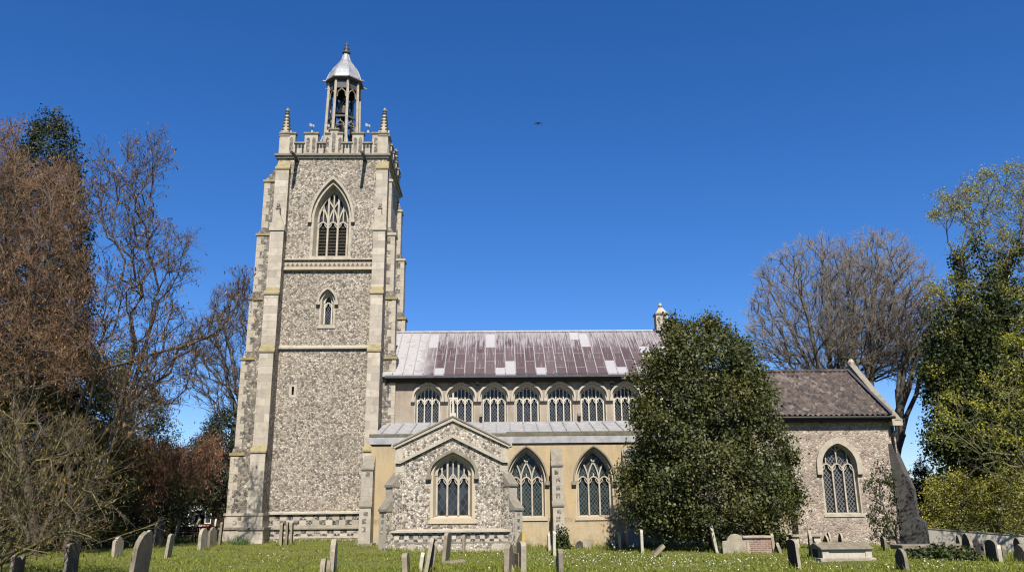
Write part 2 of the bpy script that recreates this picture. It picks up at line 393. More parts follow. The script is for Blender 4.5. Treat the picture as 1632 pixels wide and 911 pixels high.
M['ochre'] = m_render('ochre_render', (.53, .405, .225), (.47, .37, .225), (.30, .235, .15), low=(.52, .44, .31))
M['clere'] = m_render('clerestory_render', (.43, .355, .265), (.34, .28, .215), (.22, .185, .14))
M['leadroof'] = m_leadroof('lead_roof')
M['lead'] = m_lead('lead_pale')
M['lead_s'] = m_lead('lead_silver', (.44, .445, .455), (.27, .275, .285), .42, .2)
M['lead_d'] = m_lead('lead_dark', (.06, .06, .065), (.10, .1, .1), .5)
M['tiles'] = m_tiles('pantiles')
M['glass_c'] = m_glass('glass_clerestory')
M['glass_a'] = m_glass('glass_aisle', .17, .22, (.09, .10, .10), (.012, .02, .018), (.035, .055, .05), .08)
M['glass_p'] = m_glass('glass_porch', .3, .45, (.05, .055, .06), (.02, .024, .03), (.06, .068, .085), .06)
M['glass_h'] = m_glass('glass_chancel', .19, .25, (.20, .195, .185), (.01, .01, .012), (.03, .032, .036), .085)
M['black'] = m_plain('black_iron', (.014, .013, .012), .5)
M['brown'] = m_plain('brown_timber', (.05, .035, .026), .8)
M['louvre'] = m_plain('louvre_board', (.06, .05, .042), .8, .4)
M['moss'] = m_stone('mossy_lead', (.19, .17, .11), (.07, .065, .045), .8, 5)
M['butt'] = m_stone('shade_stone', (.11, .10, .09), (.04, .038, .035), .7)  # tree shade on the corner buttress, put into the colour
M['ground'] = m_ground('lawn')

# ------------------------------------------------------------------ gothic openings
def arch(cx, a, zsill, zs, h, kind='two', n=14):
    pts = [(cx-a, zsill), (cx+a, zsill)]
    arc = []
    if kind == 'two':
        r = (a*a+h*h)/(2*a); T = math.asin(min(1, h/r))
        if r < a: T = math.pi-T
        arc = [(a-r+r*math.cos(T*i/n), r*math.sin(T*i/n)) for i in range(n+1)]
    else:
        P = [(a, 0), (a, .52*h), (.66*a, .70*h), (0, h)]
        for i in range(n+1):
            t = i/n; b = [(1-t)**3, 3*t*(1-t)**2, 3*t*t*(1-t), t**3]
            arc.append((sum(b[k]*P[k][0] for k in range(4)), sum(b[k]*P[k][1] for k in range(4))))
    right = [(cx+x, zs+z) for x, z in arc]; left = [(cx-x, zs+z) for x, z in arc[:-1]][::-1]
    return pts+right+left
def archtop(loop): return loop[2:]                       # right spring -> apex -> left spring
def zat(loop, x):
    top = sorted(archtop(loop)); return float(np.interp(x, [p[0] for p in top], [p[1] for p in top]))
def pointed(cx, a, zs, h, n=6):
    return archtop(arch(cx, a, 0, zs, h, 'two', n))
def lift(loop, cx, d):                                   # offset outline for a hood mould
    top = archtop(loop); n = len(top); out = []
    for i, p in enumerate(top):
        q0 = Vector(top[max(i-1, 0)]); q1 = Vector(top[min(i+1, n-1)]); t = (q1-q0).normalized(); nn = Vector((t.y, -t.x))
        out.append((p[0]+nn.x*d, p[1]+nn.y*d))
    return out

def window(parent, name, Y, cx, ho, hi, zo, zi, zs, ro, ri, kind, depth, glass, lights=3, style='perp', zh=None,
           frame='stone', trac='stone_w', hood=True, hoodmat='stone_d', bw=.085, louvre=False, stops=True, hoodlen=0.0, hw=.12):
    O = arch(cx, ho, zo, zs, ro, kind); I = arch(cx, hi, zi, zs, ri, kind)
    mfac = .5; Mi = [(p[0]*(1-mfac)+q[0]*mfac, p[1]*(1-mfac)+q[1]*mfac) for p, q in zip(O, I)]
    fb = MB().use(M[frame]); fb.ring(O, Y-.005, Mi, Y-.005); fb.ring(Mi, Y-.005, I, Y+depth)
    fb.box(cx-ho-.06, cx+ho+.06, Y-.05, Y-.006, zo-.1, zo+.06)
    win = fb.build(name, parent)
    tb = MB().use(M[trac]); y0, y1 = Y+depth-.12, Y+depth+.05
    tb.bar(archtop(I), bw*1.3, y0-.02, y1)
    tb.bar([(cx-hi+.02, zi), (cx-hi+.02, zs)], bw, y0+.01, y1); tb.bar([(cx+hi-.02, zi), (cx+hi-.02, zs)], bw, y0+.01, y1)
    lw = 2*hi/lights; zh = zs if zh is None else zh; lh = lw*.62
    mull = [cx-hi+lw*i for i in range(1, lights)]; cen = [cx-hi+lw*(i+.5) for i in range(lights)]
    yy = y0+.004
    for c in cen:
        top = zat(I, c)
        hh = min(lh, max(.1, min(zat(I, c-lw*.42), zat(I, c+lw*.42), top)-zh))
        tb.bar(pointed(c, lw/2-.01, zh, hh), bw*.8, yy, y1); yy += .003
        # cusps inside the head of each light
        for s in (-1, 1): tb.bar([(c+s*(lw/2-.03), zh-.02), (c+s*lw*.22, zh+hh*.32), (c+s*lw*.16, zh+hh*.66)], bw*.45, yy, y1-.01)
        yy += .002
    for m in mull: tb.bar([(m, zi), (m, zs if style in ('super',) else (zat(I, m) if style != 'inter' else zs))], bw, y0-.01, y1)
    if style in ('perp', 'super', 'reti'):
        for c in cen:
            b = zh+lh*.95; t_ = zat(I, c)
            if t_-b > .12: tb.bar([(c, b), (c, t_)], bw*.7, y0+.03, y1-.005)
        xs = mull if style == 'super' else [cx-hi+lw*.5*(i+.5) for i in range(2*lights)]
        hw = lw/2 if style == 'super' else lw/4
        for k, c in enumerate(xs):
            t_ = zat(I, c)-(.34 if style == 'super' else .16)
            if t_ > zh+lh: tb.bar(pointed(c, hw-.01, t_-.02, hw*1.0, 4), bw*.6, y0+.034+.002*k, y1-.006)
        if style == 'perp':
            for k, m in enumerate([cx-hi]+mull+[cx+hi]):        # spandrel branches from the mullions
                for s in (-1, 1):
                    p = (m+s*lw*.5, zh+lh*1.55)
                    if abs(p[0]-cx) < hi and p[1] < zat(I, p[0]): tb.bar([(m, zh+.1), (m+s*lw*.22, zh+lh*.95), p], bw*.6, y0+.052+.001*k, y1-.012)
    if style in ('inter', 'reti'):
        r = (hi*hi+ri*ri)/(2*hi)
        for k, m in enumerate(mull):
            for s in (-1, 1):
                path = []
                for i in range(16):
                    a_ = 1.25*i/15; x = m+s*(r-r*math.cos(a_)); z = (zs if style == 'inter' else zh)+r*math.sin(a_)
                    if abs(x-cx) > hi*.985 or z > zat(I, x)-.01: break
                    path.append((x, z))
                if len(path) > 2: tb.bar(path, bw*.85, y0+.06+.003*k+.0015*s, y1-.012)
        if style == 'inter':
            for c in cen[1:-1]:
                tb.bar([(c, zh+lh*.95), (c, zh+lh*1.5)], bw*.7, y0+.05, y1-.02)
    tb.build('tracery', win)
    if louvre:
        lb = MB().use(M['louvre']); z = zi+.05
        lb.box(cx-hi, cx+hi, Y+depth+.24, Y+depth+.26, zi, zs+ri*.4)
        while z < zh+.05:
            lb.hexa([(cx-hi, Y+depth+.02, z), (cx+hi, Y+depth+.02, z), (cx+hi, Y+depth+.2, z+.12), (cx-hi, Y+depth+.2, z+.12),
                     (cx-hi, Y+depth+.02, z+.03), (cx+hi, Y+depth+.02, z+.03), (cx+hi, Y+depth+.2, z+.15), (cx-hi, Y+depth+.2, z+.15)]); z += .19
        lb.build('louvre', win)
        J = arch(cx, hi+.03, zh+.05, zs, ri+.03, kind)
    else: J = arch(cx, hi+.03, zi-.03, zs, ri+.03, kind)
    pb = MB().use(glass); A = [pb.v((p[0], Y+depth+(.03 if not louvre else .05), p[1])) for p in J]; pb.f(A); pb.build('pane', win)
    if hood:
        hb = MB().use(M[hoodmat]); path = lift(O, cx, .07)
        if hoodlen: path = [(path[0][0], path[0][1]-hoodlen)]+path+[(path[-1][0], path[-1][1]-hoodlen)]
        hb.bar(path, hw, Y-.16, Y+.02)
        if stops:
            for p in (path[0], path[-1]): hb.box(p[0]-.11, p[0]+.11, Y-.17, Y, p[1]-.16, p[1]+.02)
        hb.build('hood_mould', win)
    return O

# ------------------------------------------------------------------ the church
church = empty('church', (-9, 45, 0), 'flint medieval church with tall buttressed tower, lead nave roof and gabled porch', 'church')
YT = 45.0; TX0, TX1 = -12.65, -6.30; YB = 51.3
# tower walls
Ob = arch(-9.37, 1.16, 15.62, 17.85, 2.5); Ol = arch(-9.36, .44, 11.62, 13.0, .72)
slit = [(-11.06, 7.85), (-10.94, 7.85), (-10.94, 8.3), (-11.06, 8.3)]
b = MB().use(M['flint'])
b.prism_y([(TX0, -.6), (TX1, -.6), (TX1, 21.82), (TX0, 21.82)], YT, YT+.7, holes=[Ob, Ol, slit], back=False)
b.box(TX0, TX1, YT+.7, YB, -.6, 21.82)
tower = b.build('tower_wall', church)
b = MB().use(M['stone'])                                   # the little slit's frame
for q in ((-11.2, -11.06, 7.72, 8.42), (-10.94, -10.8, 7.72, 8.42), (-11.06, -10.94, 7.72, 7.85), (-11.06, -10.94, 8.3, 8.42)): b.box(q[0], q[1], YT-.006, YT+.2, q[2], q[3])
b.use(M['black']); b.box(-11.06, -10.94, YT+.2, YT+.22, 7.85, 8.3)
b.build('slit_window', church)
window(church, 'belfry_window', YT, -9.37, 1.16, .86, 15.62, 15.80, 17.85, 2.5, 1.98, 'two', .55, M['glass_p'], 3, 'reti', zh=17.55, louvre=True, bw=.1, trac='stone', hoodmat='stone')
window(church, 'lancet_window', YT, -9.36, .44, .22, 11.62, 11.8, 13.0, .72, .45, 'two', .35, M['glass_c'], 1, 'none', bw=.07, hoodmat='stone', zh=12.75)
# string courses, band of flushwork, cornice
b = MB().use(M['stone_d'])
def mould(b, x0, x1, z, h, proj, Y=YT): b.prism_x([(Y, z-h*.3), (Y-proj, z), (Y-proj, z+h*.5), (Y, z+h)], x0, x1)
b.use(M['stone']); mould(b, -12.0, -6.8, 10.36, .2, .14); b.build('string_course', church)
b = MB().use(M['stone']); mould(b, -12.05, -6.84, 15.45, .13, .16); mould(b, -12.05, -6.84, 14.86, .16, .18)
b.use(M['band']); b.box(-12.0, -6.84, YT-.05, YT, 15.0, 15.46); b.build('flushwork_band', church)

b = MB().use(M['stone_d']); b.box(TX0-.2, TX1+.2, YT-.2, YB+.2, 21.824, 21.94); b.use(M['stone']); b.box(TX0-.1, TX1+.1, YT-.1, YB+.1, 21.7, 21.822); b.build('cornice', church)

# buttresses: profile in stages with sloped lichen-grown set-offs
def stages_profile(Y, st, top):
    p = [(Y+.3, st[0][0])]
    for i, (z0, z1, pr) in enumerate(st):
        p += [(Y-pr, z0), (Y-pr, z1)]
        if i < len(st)-1: p += [(Y-pr+.01, z1)] if 0 else []
    p += [(Y, top), (Y+.3, top)]
    return p
def buttress_s(x0, x1, Y, st, top, face='ashlar', flank='flint_d', slope='lichen', name='tower_buttress', parent=church, drip=True, gablet=None, quoin=False):
    b = MB().use(M[face]); b.prism_x(stages_profile(Y, st, top), x0, x1, side=M[face], cap=M[flank], slope=M[slope])
    for (z0, z1, pr), nx in zip(st, list(st[1:])+[(top, top, 0)]):
        if drip: b.use(M[slope]); b.prism_x([(Y-pr-.05, z1-.06), (Y-pr-.05, z1+.02), (Y-pr+.12, z1+.2), (Y-pr+.12, z1-.06)], x0-.04, x1+.04)
    if gablet:
        z, pr = gablet; c = (x0+x1)/2; hw = (x1-x0)/2
        b.use(M['stone']); b.prism_y([(x0-.05, z-.25), (x1+.05, z-.25), (x1+.05, z-.05), (c+.09, z+.75), (c+.09, z+1.15), (c-.09, z+1.15), (c-.09, z+.75), (x0-.05, z-.05)], Y-pr-.06, Y-pr+.38)
        b.use(M['stone_d']); b.box(c-.07, c+.07, Y-pr-.12, Y-pr+.1, z+1.15, z+1.32); b.box(c-.13, c+.13, Y-pr-.1, Y-pr+.05, z+1.02, z+1.1)
    if quoin:
        b.use(M['flint_d']); random.seed(3)
        z = st[0][0]+.3
        while z < top-.6:
            pr = [s[2] for s in st if s[0] <= z] or [st[0][2]]
            if random.random() < .6 and any(s[0] < z < s[1]-.25 for s in st): c = (x0+x1)/2+random.uniform(-.05, .05); b.box(c-.1, c+.1, Y-pr[-1]-.004, Y-pr[-1]+.05, z, z+random.uniform(.12, .24))
            z += .36
    return b.build(name, parent)
STS = [(-.6, 4.75, 1.35), (5.1, 10.05, 1.1), (10.45, 13.3, .9), (13.7, 17.2, .7), (17.2, 20.9, .42)]
buttress_s(-12.64, -11.88, YT, STS, 21.5, gablet=(17.25, .7))
buttress_s(-6.86, -6.18, YT, STS, 21.5, gablet=(17.25, .7))
def buttress_x(sgn, xw, y0, y1, st, top, name='tower_buttress'):
    p = [(xw-sgn*.3, st[0][0])]
    for z0, z1, pr in st: p += [(xw+sgn*pr, z0), (xw+sgn*pr, z1)]
    p += [(xw, top), (xw-sgn*.3, top)]
    b = MB().use(M['ashlar']); b.prism_y(p, y0, y1, side=M['ashlar'], cap=M['flint_d'], slope=M['lichen'])
    b.use(M['stone']); random.seed(5)
    for z0, z1, pr in st:                                   # quoins up the outer edge, set 3 mm proud
        z = max(z0, -.3); k = 0
        while z < z1-.1:
            wd = (.22 if k % 2 else .40)*random.uniform(.85, 1.15); h = min(.4, z1-z)
            a, c = sorted((xw+sgn*(pr+.004), xw+sgn*(pr-wd))); b.box(a, c, y0-.005, y0+.1, z, z+h-.012); z += .4; k += 1
        a, c = sorted((xw+sgn*(pr+.07), xw+sgn*(pr-.75))); b.use(M['lichen' if pr > .6 else 'stone']); b.box(a, c, y0-.06, y1+.06, z1-.08, z1+.06); b.use(M['stone'])
    return b.build(name, church)
STW = [(-.6, 4.75, 1.5), (5.15, 9.9, 1.33), (10.3, 13.3, 1.13), (13.7, 17.1, .98), (17.5, 20.4, .78)]
STE = [(-.6, 4.75, .95), (5.15, 9.9, .8), (10.3, 13.3, .7), (13.7, 17.1, .55), (17.5, 20.4, .28)]
buttress_x(-1, TX0, YT+.25, YT+1.05, STW, 21.4)
buttress_x(1, TX1, YT+.25, YT+1.05, STE, 21.4)
buttress_x(1, TX1, YB-1.05, YB-.25, STE, 21.4)
# plinth: chequered courses
b = MB()
def plinth(b, x0, x1, Y, z0=-.6):
    b.use(M['stone']); mould(b, x0, x1, 1.62, .14, .26, Y)
    b.use(M['flush_t']); b.box(x0, x1, Y-.14, Y, 1.06, 1.66)
    b.use(M['stone_d']); b.prism_x([(Y, .86), (Y-.34, .86), (Y-.34, .92), (Y-.15, 1.07), (Y, 1.07)], x0, x1)
    b.use(M['flush_t']); b.box(x0, x1, Y-.26, Y, .52, .87)
    b.use(M['stone']); b.box(x0, x1, Y-.29, Y, .42, .52)
    b.use(M['flint']); b.box(x0, x1, Y-.27, Y, z0, .42)
plinth(b, -11.86, -6.88, YT)
for x0, x1, y0, y1 in ((-12.70, -11.82, YT-1.35, YT+.1), (-14.15, -12.6, YT+.25, YT+1.05)):
    b.use(M['stone']); b.box(x0-.1, x1+.06, y0-.1, y1, 1.58, 1.7); b.use(M['ashlar_g']); b.box(x0-.05, x1+.03, y0-.06, y1, 1.0, 1.58)
    b.use(M['stone_d']); b.box(x0-.28, x1+.2, y0-.3, y1, .88, 1.0); b.use(M['ashlar']); b.box(x0-.22, x1+.14, y0-.24, y1, -.6, .88)
b.use(M['flint_d'])
for x, z in ((-13.75, 1.1), (-13.3, 1.1), (-13.52, 1.33)): b.box(x, x+.2, YT+.185, YT+.2, z, z+.2)
b.build('tower_plinth', church)

# parapet with stepped battlements and flushwork panels
def merlons(a0, a1):
    s = (a1-a0)/6.35; f = lambda v: a0+(v+12.65)*s
    Z0, Z1, Z2, Z3 = 21.94, 22.62, 23.24, 23.50
    prof = [(-12.65, Z2), (-11.75, Z2), (-11.75, Z1), (-11.2, Z1), (-11.2, Z2), (-10.42, Z2), (-10.42, Z1), (-9.98, Z1), (-9.98, Z2), (-9.72, Z2), (-9.72, Z3),
            (-9.22, Z3), (-9.22, Z2), (-8.96, Z2), (-8.96, Z1), (-8.38, Z1), (-8.38, Z2), (-7.72, Z2), (-7.72, Z1), (-7.2, Z1), (-7.2, Z2), (-6.30, Z2)]
    return [(f(x), z) for x, z in prof], Z0, f
def panel(c, z0, z1, hw): return [(c-hw, z0), (c+hw, z0), (c+hw, z1-hw*1.3), (c, z1), (c-hw, z1-hw*1.3)]
b = MB()
def parapet(b, emit, a0, a1, front, depth):
    top, Z0, f = merlons(a0, a1)
    b.use(M['stone']); emit([(a0, Z0)]+top+[(a1, Z0)], front, front+depth)
    for (u0, z0), (u1, z1) in zip(top, top[1:]):
        if abs(z0-z1) < .01:
            b.use(M['stone_d']); emit([(u0-.05, z0), (u1+.05, z0), (u1+.05, z0+.1), (u0-.05, z0+.1)], front-abs(depth)*.2*np.sign(depth), front+depth*1.2)
    b.use(M['flint_d'])
    for c in (-11.97, -10.98, -10.64, -9.85, -9.47, -9.1, -8.2, -7.9, -6.98): emit(panel(f(c), 22.05, 23.05 if c != -9.47 else 23.4, .1), front-.006*np.sign(depth), front)
    b.use(M['black'])
    for c in (-11.47, -10.2, -8.67, -7.46):
        for k in (-1, 0, 1): emit([(f(c)+k*.19-.075, 22.34), (f(c)+k*.19+.075, 22.34), (f(c)+k*.19+.075, 22.58), (f(c)+k*.19-.075, 22.58)], front-.006*np.sign(depth), front)
        for k in (-1, 1): emit([(f(c)+k*.2-.05, 22.0), (f(c)+k*.2+.05, 22.0), (f(c)+k*.2+.05, 22.36), (f(c)+k*.2-.05, 22.36)], front-.006*np.sign(depth), front)
parapet(b, lambda p, y0, y1: b.prism_y(p, y0, y1), TX0+.02, TX1-.02, YT-.04, .3)
parapet(b, lambda p, y0, y1: b.prism_y(p, y0, y1), TX0+.02, TX1-.02, YB+.04, -.3)
parapet(b, lambda p, x0, x1: b.prism_x(p, x0, x1), YT+.28, YB-.28, TX1+.03, -.3)
parapet(b, lambda p, x0, x1: b.prism_x(p, x0, x1), YT+.28, YB-.28, TX0-.03, .3)
b.build('parapet', church)
# crocketed corner pinnacles
for cx, cy in ((TX0+.28, YT+.26), (TX1-.28, YT+.26), (TX1-.28, YB-.26), (TX0+.28, YB-.26)):
    b = MB().use(M['stone']); b.box(cx-.29, cx+.29, cy-.29, cy+.29, 21.94, 23.15); b.use(M['stone_d']); b.box(cx-.33, cx+.33, cy-.33, cy+.33, 23.1, 23.17)
    b.use(M['stone'])
    for s in (0, 1):
        for k in (-1, 1):
            if s: b.prism_x([(cy-.25, 23.17), (cy+.25, 23.17), (cy, 23.6)], cx+k*.28-.04, cx+k*.28+.04)
            else: b.prism_y([(cx-.25, 23.17), (cx+.25, 23.17), (cx, 23.6)], cy+k*.28-.04, cy+k*.28+.04)
    b.lathe([(.32, 23.17), (.11, 24.6), (.06, 24.75)], cx, cy, 4, math.pi/4)
    b.use(M['stone_d'])
    for i in range(6):
        z = 23.38+i*.21; r = .265-.03*i
        for q in range(4):
            a = q*math.pi/2+math.pi/4; x, y = cx+r*math.cos(a)*1.0, cy+r*math.sin(a)*1.0
            b.lathe([(.03, z-.08), (.11, z+.02), (.02, z+.08)], x, y, 5)
    b.lathe([(.05, 24.55), (.17, 24.68), (.06, 24.75), (.15, 24.87), (.03, 25.08)], cx, cy, 6)
    b.build('pinnacle', church)
# intermediate weather vanes on the merlons
for cx, z0 in ((-10.81, 23.34), (-9.9, 23.34), (-8.05+.55, 23.34)):
    b = MB().use(M['stone']); b.lathe([(.1, z0), (.05, z0+.2)], cx, YT+.1, 6); b.use(M['black']); b.tube([(cx, YT+.1, z0+.2), (cx, YT+.1, z0+.62)], .018, 5)
    b.use(M['lead_s']); b.prism_y([(cx-.16, z0+.46), (cx-.02, z0+.46), (cx+.12, z0+.42), (cx+.1, z0+.56), (cx-.02, z0+.6), (cx-.18, z0+.68)], YT+.09, YT+.11)
    b.build('weather_vane', church)
# long lead water spouts under the cornice
for cx in (-11.55, -7.58):
    b = MB().use(M['lead_d']); b.tube([(cx, YT+.1, 21.62), (cx, YT-.9, 21.56), (cx, YT-1.45, 21.45)], [.11, .1, .085], 8)
    b.box(cx-.13, cx+.13, YT-.16, YT-.01, 21.48, 21.72); b.build('water_spout', church)
# tower roof and the open lantern with its onion dome
CX, CY = -9.62, 48.15
b = MB().use(M['lead']); b.lathe([(4.2, 21.95), (1.5, 22.5)], (TX0+TX1)/2, (YT+YB)/2, 4, math.pi/4); b.build('tower_roof', church)
cup = MB().use(M['lead_d'])
OC = [math.pi/8+i*math.pi/4 for i in range(8)]
cup.lathe([(1.16, 22.3), (1.16, 23.55)], CX, CY, 8, math.pi/8)
for z0, z1, r in ((27.55, 28.2, .98), (25.55, 25.68, .98), (23.55, 23.75, 1.08)):
    for i in range(8):
        a0, a1 = OC[i], OC[(i+1) % 8]
        P0 = [(CX+rr*math.cos(a0), CY+rr*math.sin(a0)) for rr in (r-.12, r)]; P1 = [(CX+rr*math.cos(a1), CY+rr*math.sin(a1)) for rr in (r-.12, r)]
        cup.hexa([(*P0[0], z0), (*P1[0], z0), (*P1[1], z0), (*P0[1], z0), (*P0[0], z1), (*P1[0], z1), (*P1[1], z1), (*P0[1], z1)])
cup.use(M['black']); cup.tube([(CX, CY, 23), (CX, CY, 28.1)], .14, 8)
for q in range(4):
    a = q*math.pi/2+.5; cup.tube([(CX+.55*math.cos(a), CY+.55*math.sin(a), 23), (CX+.5*math.cos(a), CY+.5*math.sin(a), 28)], .07, 6)
    cup.tube([(CX+.55*math.cos(a), CY+.55*math.sin(a), 25.6), (CX+.5*math.cos(a+math.pi/2), CY+.5*math.sin(a+math.pi/2), 27.3)], .05, 6)
cup.lathe([(.52, 26.0), (.46, 26.15), (.34, 26.5), (.28, 26.8), (.1, 26.95)], CX, CY, 12)
lantern = cup.build('lantern', church)
for i, a in enumerate(OC):
    b = MB().use(M['stone']); ux, uy = math.cos(a), math.sin(a)
    b.tube([(CX+ux*1.2, CY+uy*1.2, 22.6), (CX+ux*1.07, CY+uy*1.07, 24.6), (CX+ux*.99, CY+uy*.99, 28.1)], [.12, .095, .085], 6)
    b.tube([(CX+ux*1.95, CY+uy*1.95, 22.4), (CX+ux*1.5, CY+uy*1.5, 23.4), (CX+ux*1.2, CY+uy*1.2, 24.4)], [.08, .07, .05], 6)
    b.build('column', lantern)
for i in range(8):
    a0, a1 = OC[i], OC[(i+1) % 8]
    def onface(t, z, r=.95): return (CX+r*(math.cos(a0)*(1-t)+math.cos(a1)*t), CY+r*(math.sin(a0)*(1-t)+math.sin(a1)*t), z)
    for zt in (27.5, 25.3):
        b = MB().use(M['stone_d'])
        b.tube([onface(.12, zt-.55), onface(.2, zt-.2), onface(.5, zt)], .045, 5); b.tube([onface(.88, zt-.55), onface(.8, zt-.2), onface(.5, zt)], .045, 5)
        b.tube([onface(.5, zt), onface(.5, zt+.1)], .04, 5)
        if zt < 26: b.tube([onface(.12, 25.0), onface(.88, 25.0)], .035, 5)
        b.build('arch_rib', lantern)
b = MB().use(M['lead_d']); b.lathe([(1.08, 28.1), (1.24, 28.2), (1.24, 28.27)], CX, CY, 8, math.pi/8)
b.use(M['lead_s']); prof = [(1.2, 28.27), (1.13, 28.5), (1.0, 28.85), (.80, 29.2), (.56, 29.52), (.36, 29.82), (.23, 30.15), (.17, 30.45)]
b.lathe(prof, CX, CY, 8, math.pi/8); dome = b.build('dome', lantern)
b = MB().use(M['lead'])
for a in OC: b.tube([(CX+r*math.cos(a), CY+r*math.sin(a), z) for r, z in prof], .03, 5)
for a in OC: b.tube([(CX+1.2*math.cos(a), CY+1.2*math.sin(a), 28.24), (CX+1.42*math.cos(a), CY+1.42*math.sin(a), 28.2)], .06, 5)
b.build('dome_roll', lantern)
b = MB().use(M['lead_d']); b.lathe([(.2, 30.4), (.27, 30.48), (.27, 30.56), (.12, 30.7), (.19, 30.8), (.19, 30.86), (.08, 30.98), (.13, 31.05), (.12, 31.14), (.03, 31.22), (.02, 31.38)], CX, CY, 10); b.build('finial', lantern, smooth=True)

# ---- nave with clerestory
YN = 45.5; NX0, NX1 = -6.3, 10.0
CW = [-3.72+1.812*i for i in range(8)]
spec = dict(ho=.78, hi=.585, zo=6.30, zi=6.44, zs=7.72, ro=.72, ri=.62)
holes = [arch(c, .74, 6.30, 7.72, .72, 'four') for c in CW]
b = MB().use(M['clere']); b.prism_y([(NX0, 4.0), (NX1, 4.0), (NX1, 8.92), (NX0, 8.92)], YN, YN+.6, holes=holes, back=False)
b.box(NX0, NX1, YN+.6, 53.5, 0, 8.9)
b.prism_x([(YN+.1, 8.9), (53.4, 8.9), (49.5, 11.9)], NX1-.6, NX1-.01); b.prism_x([(YN+.1, 8.9), (53.4, 8.9), (49.5, 11.9)], NX0+.01, NX0+.4)
b.build('nave_wall', church)
for c in CW:
    window(church, 'clerestory_window', YN, c, .74, .625, 6.30, 6.40, 7.72, .72, .62, 'four', .42, M['glass_c'], 3, 'perp', zh=7.40, bw=.062, hoodmat='stone', hoodlen=.1, hw=.085)
b = MB().use(M['leadroof'])
b.hexa([(NX0-.0, 44.98, 8.80), (NX1, 44.98, 8.80), (NX1, 49.5, 12.08), (NX0, 49.5, 12.08), (NX0, 44.98, 8.92), (NX1, 44.98, 8.92), (NX1, 49.5, 12.2), (NX0, 49.5, 12.2)])
b.hexa([(NX0, 49.5, 12.08), (NX1, 49.5, 12.08), (NX1, 54.0, 8.80), (NX0, 54.0, 8.80), (NX0, 49.5, 12.2), (NX1, 49.5, 12.2), (NX1, 54.0, 8.92), (NX0, 54.0, 8.92)])
b.use(M['lead'])
x = NX0+.1
k = 0
while x < NX1-.1:
    b.tube([(x, 44.96, 8.94), (x, 49.5, 12.22)], .032, 5, caps=True); x += .5615; k += 1
b.tube([(NX0, 49.5, 12.24), (NX1, 49.5, 12.24)], .08, 8)
b.build('nave_roof', church)
b = MB().use(M['brown']); b.box(NX0+.3, NX1, 45.06, 45.14, 8.60, 8.86); b.box(NX0+.3, NX1, 45.14, 45.497, 8.52, 8.78)
b.use(M['lead_d']); b.box(NX0+.25, NX1, 44.93, 45.05, 8.72, 8.84)
b.tube([(NX0+.42, 45.2, 8.8), (NX0+.42, 45.38, 6.3)], .05, 6); b.build('eaves_board', church)
for cx, z in ((-1.0, 8.42), (6.4, 8.42), (-.8, 6.62), (4.55, 6.62)):
    b = MB().use(M['stone_d']); b.box(cx-.09, cx+.09, 45.24, 45.5, z, z+.16); b.use(M['black']); b.box(cx-.07, cx+.07, 45.3, 45.5, z-.2, z); b.build('corbel', church)
b = MB().use(M['stone_d']); b.prism_x([(44.9, 8.7), (45.3, 8.7), (49.5, 11.95), (53.7, 8.7), (54.1, 8.7), (49.5, 12.5)], NX1-.02, NX1+.4); b.build('gable_coping', church)
b = MB().use(M['stone']); gx, gy = NX1+.18, 49.5
b.box(gx-.36, gx+.36, gy-.36, gy+.36, 12.2, 13.25); b.use(M['stone_d'])
for k in (-1, 1): b.box(gx+k*.18-.06, gx+k*.18+.06, gy-.365, gy-.355, 12.5, 13.05)
b.box(gx-.42, gx+.42, gy-.42, gy+.42, 13.2, 13.28); b.use(M['stone']); b.lathe([(.5, 13.28), (.16, 13.68), (.06, 13.72)], gx, gy, 4, math.pi/4); b.lathe([(.06, 13.7), (.14, 13.82), (.04, 14.0)], gx, gy, 6)
b.build('sanctus_turret', church)

# ---- south aisle
YA = 41.0; AX0, AX1 = -6.05, 9.8
AW = [1.47, 4.74, 8.2]
aholes = [arch(c, .92, 1.30, 3.05, 1.56) for c in AW]
b = MB().use(M['ochre']); b.prism_y([(AX0, -.6), (AX1, -.6), (AX1, 4.83), (AX0, 4.83)], YA, YA+.6, holes=aholes, back=False)
b.prism_x([(YA+.6, -.6), (45.48, -.6), (45.48, 6.2), (YA+.6, 5.15)], AX0, AX0+.5); b.prism_x([(YA+.6, -.6), (45.48, -.6), (45.48, 6.2), (YA+.6, 5.15)], AX1-.5, AX1)
b.build('aisle_wall', church)
for c in AW:
    window(church, 'aisle_window', YA, c, .92, .79, 1.30, 1.43, 3.05, 1.56, 1.38, 'two', .4, M['glass_a'], 3, 'inter', zh=2.92, bw=.076, frame='stone_y', trac='stone', hoodmat='stone_d', hoodlen=.05, hw=.07)
b = MB().use(M['lead']); b.box(AX0-.1, AX1+.1, YA-.1, YA+.25, 4.84, 5.19)
random.seed(2); x = -5
while x < 9: b.box(x, x+.02, YA-.11, YA-.1, 4.85, 5.18); x += random.uniform(2.2, 4.4)
b.use(M['black']); b.box(AX0-.06, AX1+.06, YA-.05, YA+.2, 4.8, 4.838)
b.use(M['moss']); b.box(AX0-.12, AX1+.12, YA-.12, YA+.4, 5.192, 5.33)
b.box(.5, 9.5, YA+.0, YA+.5, 5.33, 5.40)
b.use(M['lead']); b.hexa([(AX0, YA+.4, 5.2), (AX1, YA+.4, 5.2), (AX1, 45.48, 6.2), (AX0, 45.48, 6.2), (AX0, YA+.4, 5.3), (AX1, YA+.4, 5.3), (AX1, 45.48, 6.3), (AX0, 45.48, 6.3)])
x = AX0+.3
while x < AX1: b.tube([(x, YA+.42, 5.33), (x+.02, 45.4, 6.31)], .04, 5); x += .72
b.use(M['lead']); b.box(AX0, AX1, 45.40, 45.49, 6.2, 6.36)
b.build('aisle_roof', church)
sa = [(-.6, 1.9, .95), (2.15, 3.75, .72)]
